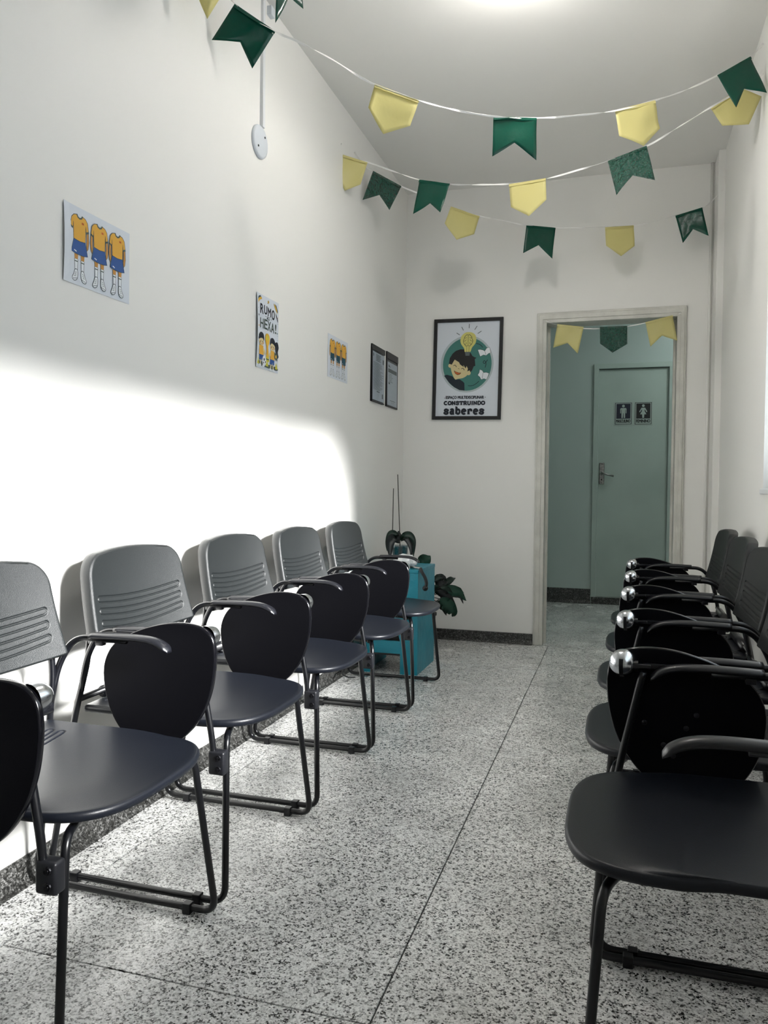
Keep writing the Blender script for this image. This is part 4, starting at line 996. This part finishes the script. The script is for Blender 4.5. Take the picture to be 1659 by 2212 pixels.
# peace lily behind the stand
px_, py_ = -1.18, 4.93
t5 = thing('potted_lily', 'floor plant with drooping pointed green leaves behind the turquoise stand', 'potted plant', (px_, py_, 0))
b = B(); lathe(b, [(0, 0), (.065, 0), (.070, .01), (.085, .22), (.092, .225), (.092, .24), (.082, .24), (.080, .215), (0, .215)], (px_-.05, py_, 0), (0, 0, 1), 28); fix(link('pot', b, 'pot', t5, True), t5)
b = B(); lathe(b, [(0, .217), (.079, .217), (.075, .223), (0, .226)], (px_-.05, py_, 0), (0, 0, 1), 20); fix(link('soil', b, 'bark', t5), t5)
root = Vector((px_-.05, py_, .23))
LV = [
 ([(942, 1284), (950, 1279), (962, 1281), (972, 1290)], 4.90, .040, 'leafb'),
 ([(944, 1300), (953, 1306), (960, 1316), (964, 1330)], 4.90, .045, 'leaf'),
 ([(952, 1270), (963, 1274), (972, 1284), (978, 1298)], 4.88, .045, 'leaf'),
 ([(940, 1255), (948, 1262), (957, 1262), (965, 1270)], 4.90, .040, 'leafb'),  # leaf mid-rib pixels (start..tip), depth, width, material
 ([(945, 1262), (957, 1247), (964, 1254)], 4.98, .030, 'leafb'),
 ([(936, 1258), (948, 1248), (956, 1247), (964, 1253)], 4.95, .045, 'leaf'),
 ([(956, 1262), (966, 1258), (976, 1251), (984, 1249)], 4.92, .045, 'leaf'),
 ([(946, 1272), (955, 1266), (966, 1265), (973, 1268)], 4.90, .065, 'leafb'),
 ([(966, 1267), (982, 1268), (994, 1273), (1002, 1281)], 4.95, .018, 'leaf'),
 ([(958, 1276), (975, 1277), (992, 1283), (1007, 1298)], 4.90, .070, 'leafm'),
 ([(946, 1276), (958, 1285), (970, 1298), (982, 1318), (984, 1328)], 4.86, .055, 'leafb'),
 ([(950, 1294), (960, 1302), (972, 1313), (980, 1324), (976, 1332)], 4.84, .075, 'leafm'),
 ([(937, 1265), (944, 1272), (952, 1284), (960, 1290)], 4.86, .040, 'leaf'),
 ([(940, 1246), (936, 1232), (932, 1215), (930, 1201)], 4.80, .080, 'leafm'),
 ([(993, 1290), (998, 1297), (1001, 1305)], 4.92, .010, 'leafb'),
]
for k, (pxs, yy, wd, m) in enumerate(LV):
    pts = [at(px, py, 1, yy+.03*i-.02*k % .03) for i, (px, py) in enumerate(pxs)]
    pts = [Vector((p.x, min(p.y, YB-.05), p.z)) for p in pts]
    if k == 13: pts = [at(926, 1232, 1, 4.72), at(928, 1222, 1, 4.70), at(932, 1211, 1, 4.69), at(929, 1201, 1, 4.69)]; pts = [at(912, 1222, 1, 4.68), at(917, 1213, 1, 4.68), at(924, 1206, 1, 4.68), at(930, 1201, 1, 4.69)]
    b = B(); leaf(b, pts, wd*1.15, (0, -1, .45), .22, wave=.003, pw=1.1, n=7); lo_ = fix(link('leaf', b, m, t5, True), t5)
    b = B(); m_ = (root+pts[0])/2+Vector((0, 0, .05)); tube(b, catmull([root+Vector((random.uniform(-.02, .02), random.uniform(-.02, .02), -.01)), m_, pts[0]], 5), .0028, 6); fix(link('stalk', b, 'stem', t5, True), t5)

def ceiling_lamp(x, y, label, ZC=ZC, LAMP_W=LAMP_W, col=(1., .96, .91)):
    t6 = thing('ceiling_lamp', label, 'lamp', (x, y, ZC))
    b = B(); lathe(b, [(0, 0), (.085, 0), (.085, -.018), (.060, -.022), (0, -.022)], (x, y, ZC), (0, 0, 1), 32); fix(link('lamp_base', b, 'pgrey', t6, True), t6)
    b = B(); lathe(b, [(.03, -.022), (.046, -.045), (.050, -.062), (.042, -.082), (.022, -.094), (0, -.097)], (x, y, ZC), (0, 0, 1), 28); fix(link('bulb', b, 'glow', t6, True), t6)
    light('lamp_light', 'SPOT', (x, y, ZC-.115), LAMP_W*2, col, (0, 0, -1), shadow_soft_size=.10, spot_size=radians(172), spot_blend=.35)
    light('lamp_halo', 'POINT', (x, y, ZC-.14), LAMP_W*1.1, col, shadow_soft_size=.09)
ceiling_lamp(-.42, 3.05, 'round white ceiling lamp glowing just above the top edge of the frame')

ceiling_lamp(.98, 6.45, 'added round ceiling lamp, unseen right of the doorway, to brighten the corridor', 2.9, 4.6, (.92, 1., .985))  # invented fixture, hidden beside the doorway, gives the corridor its dim light
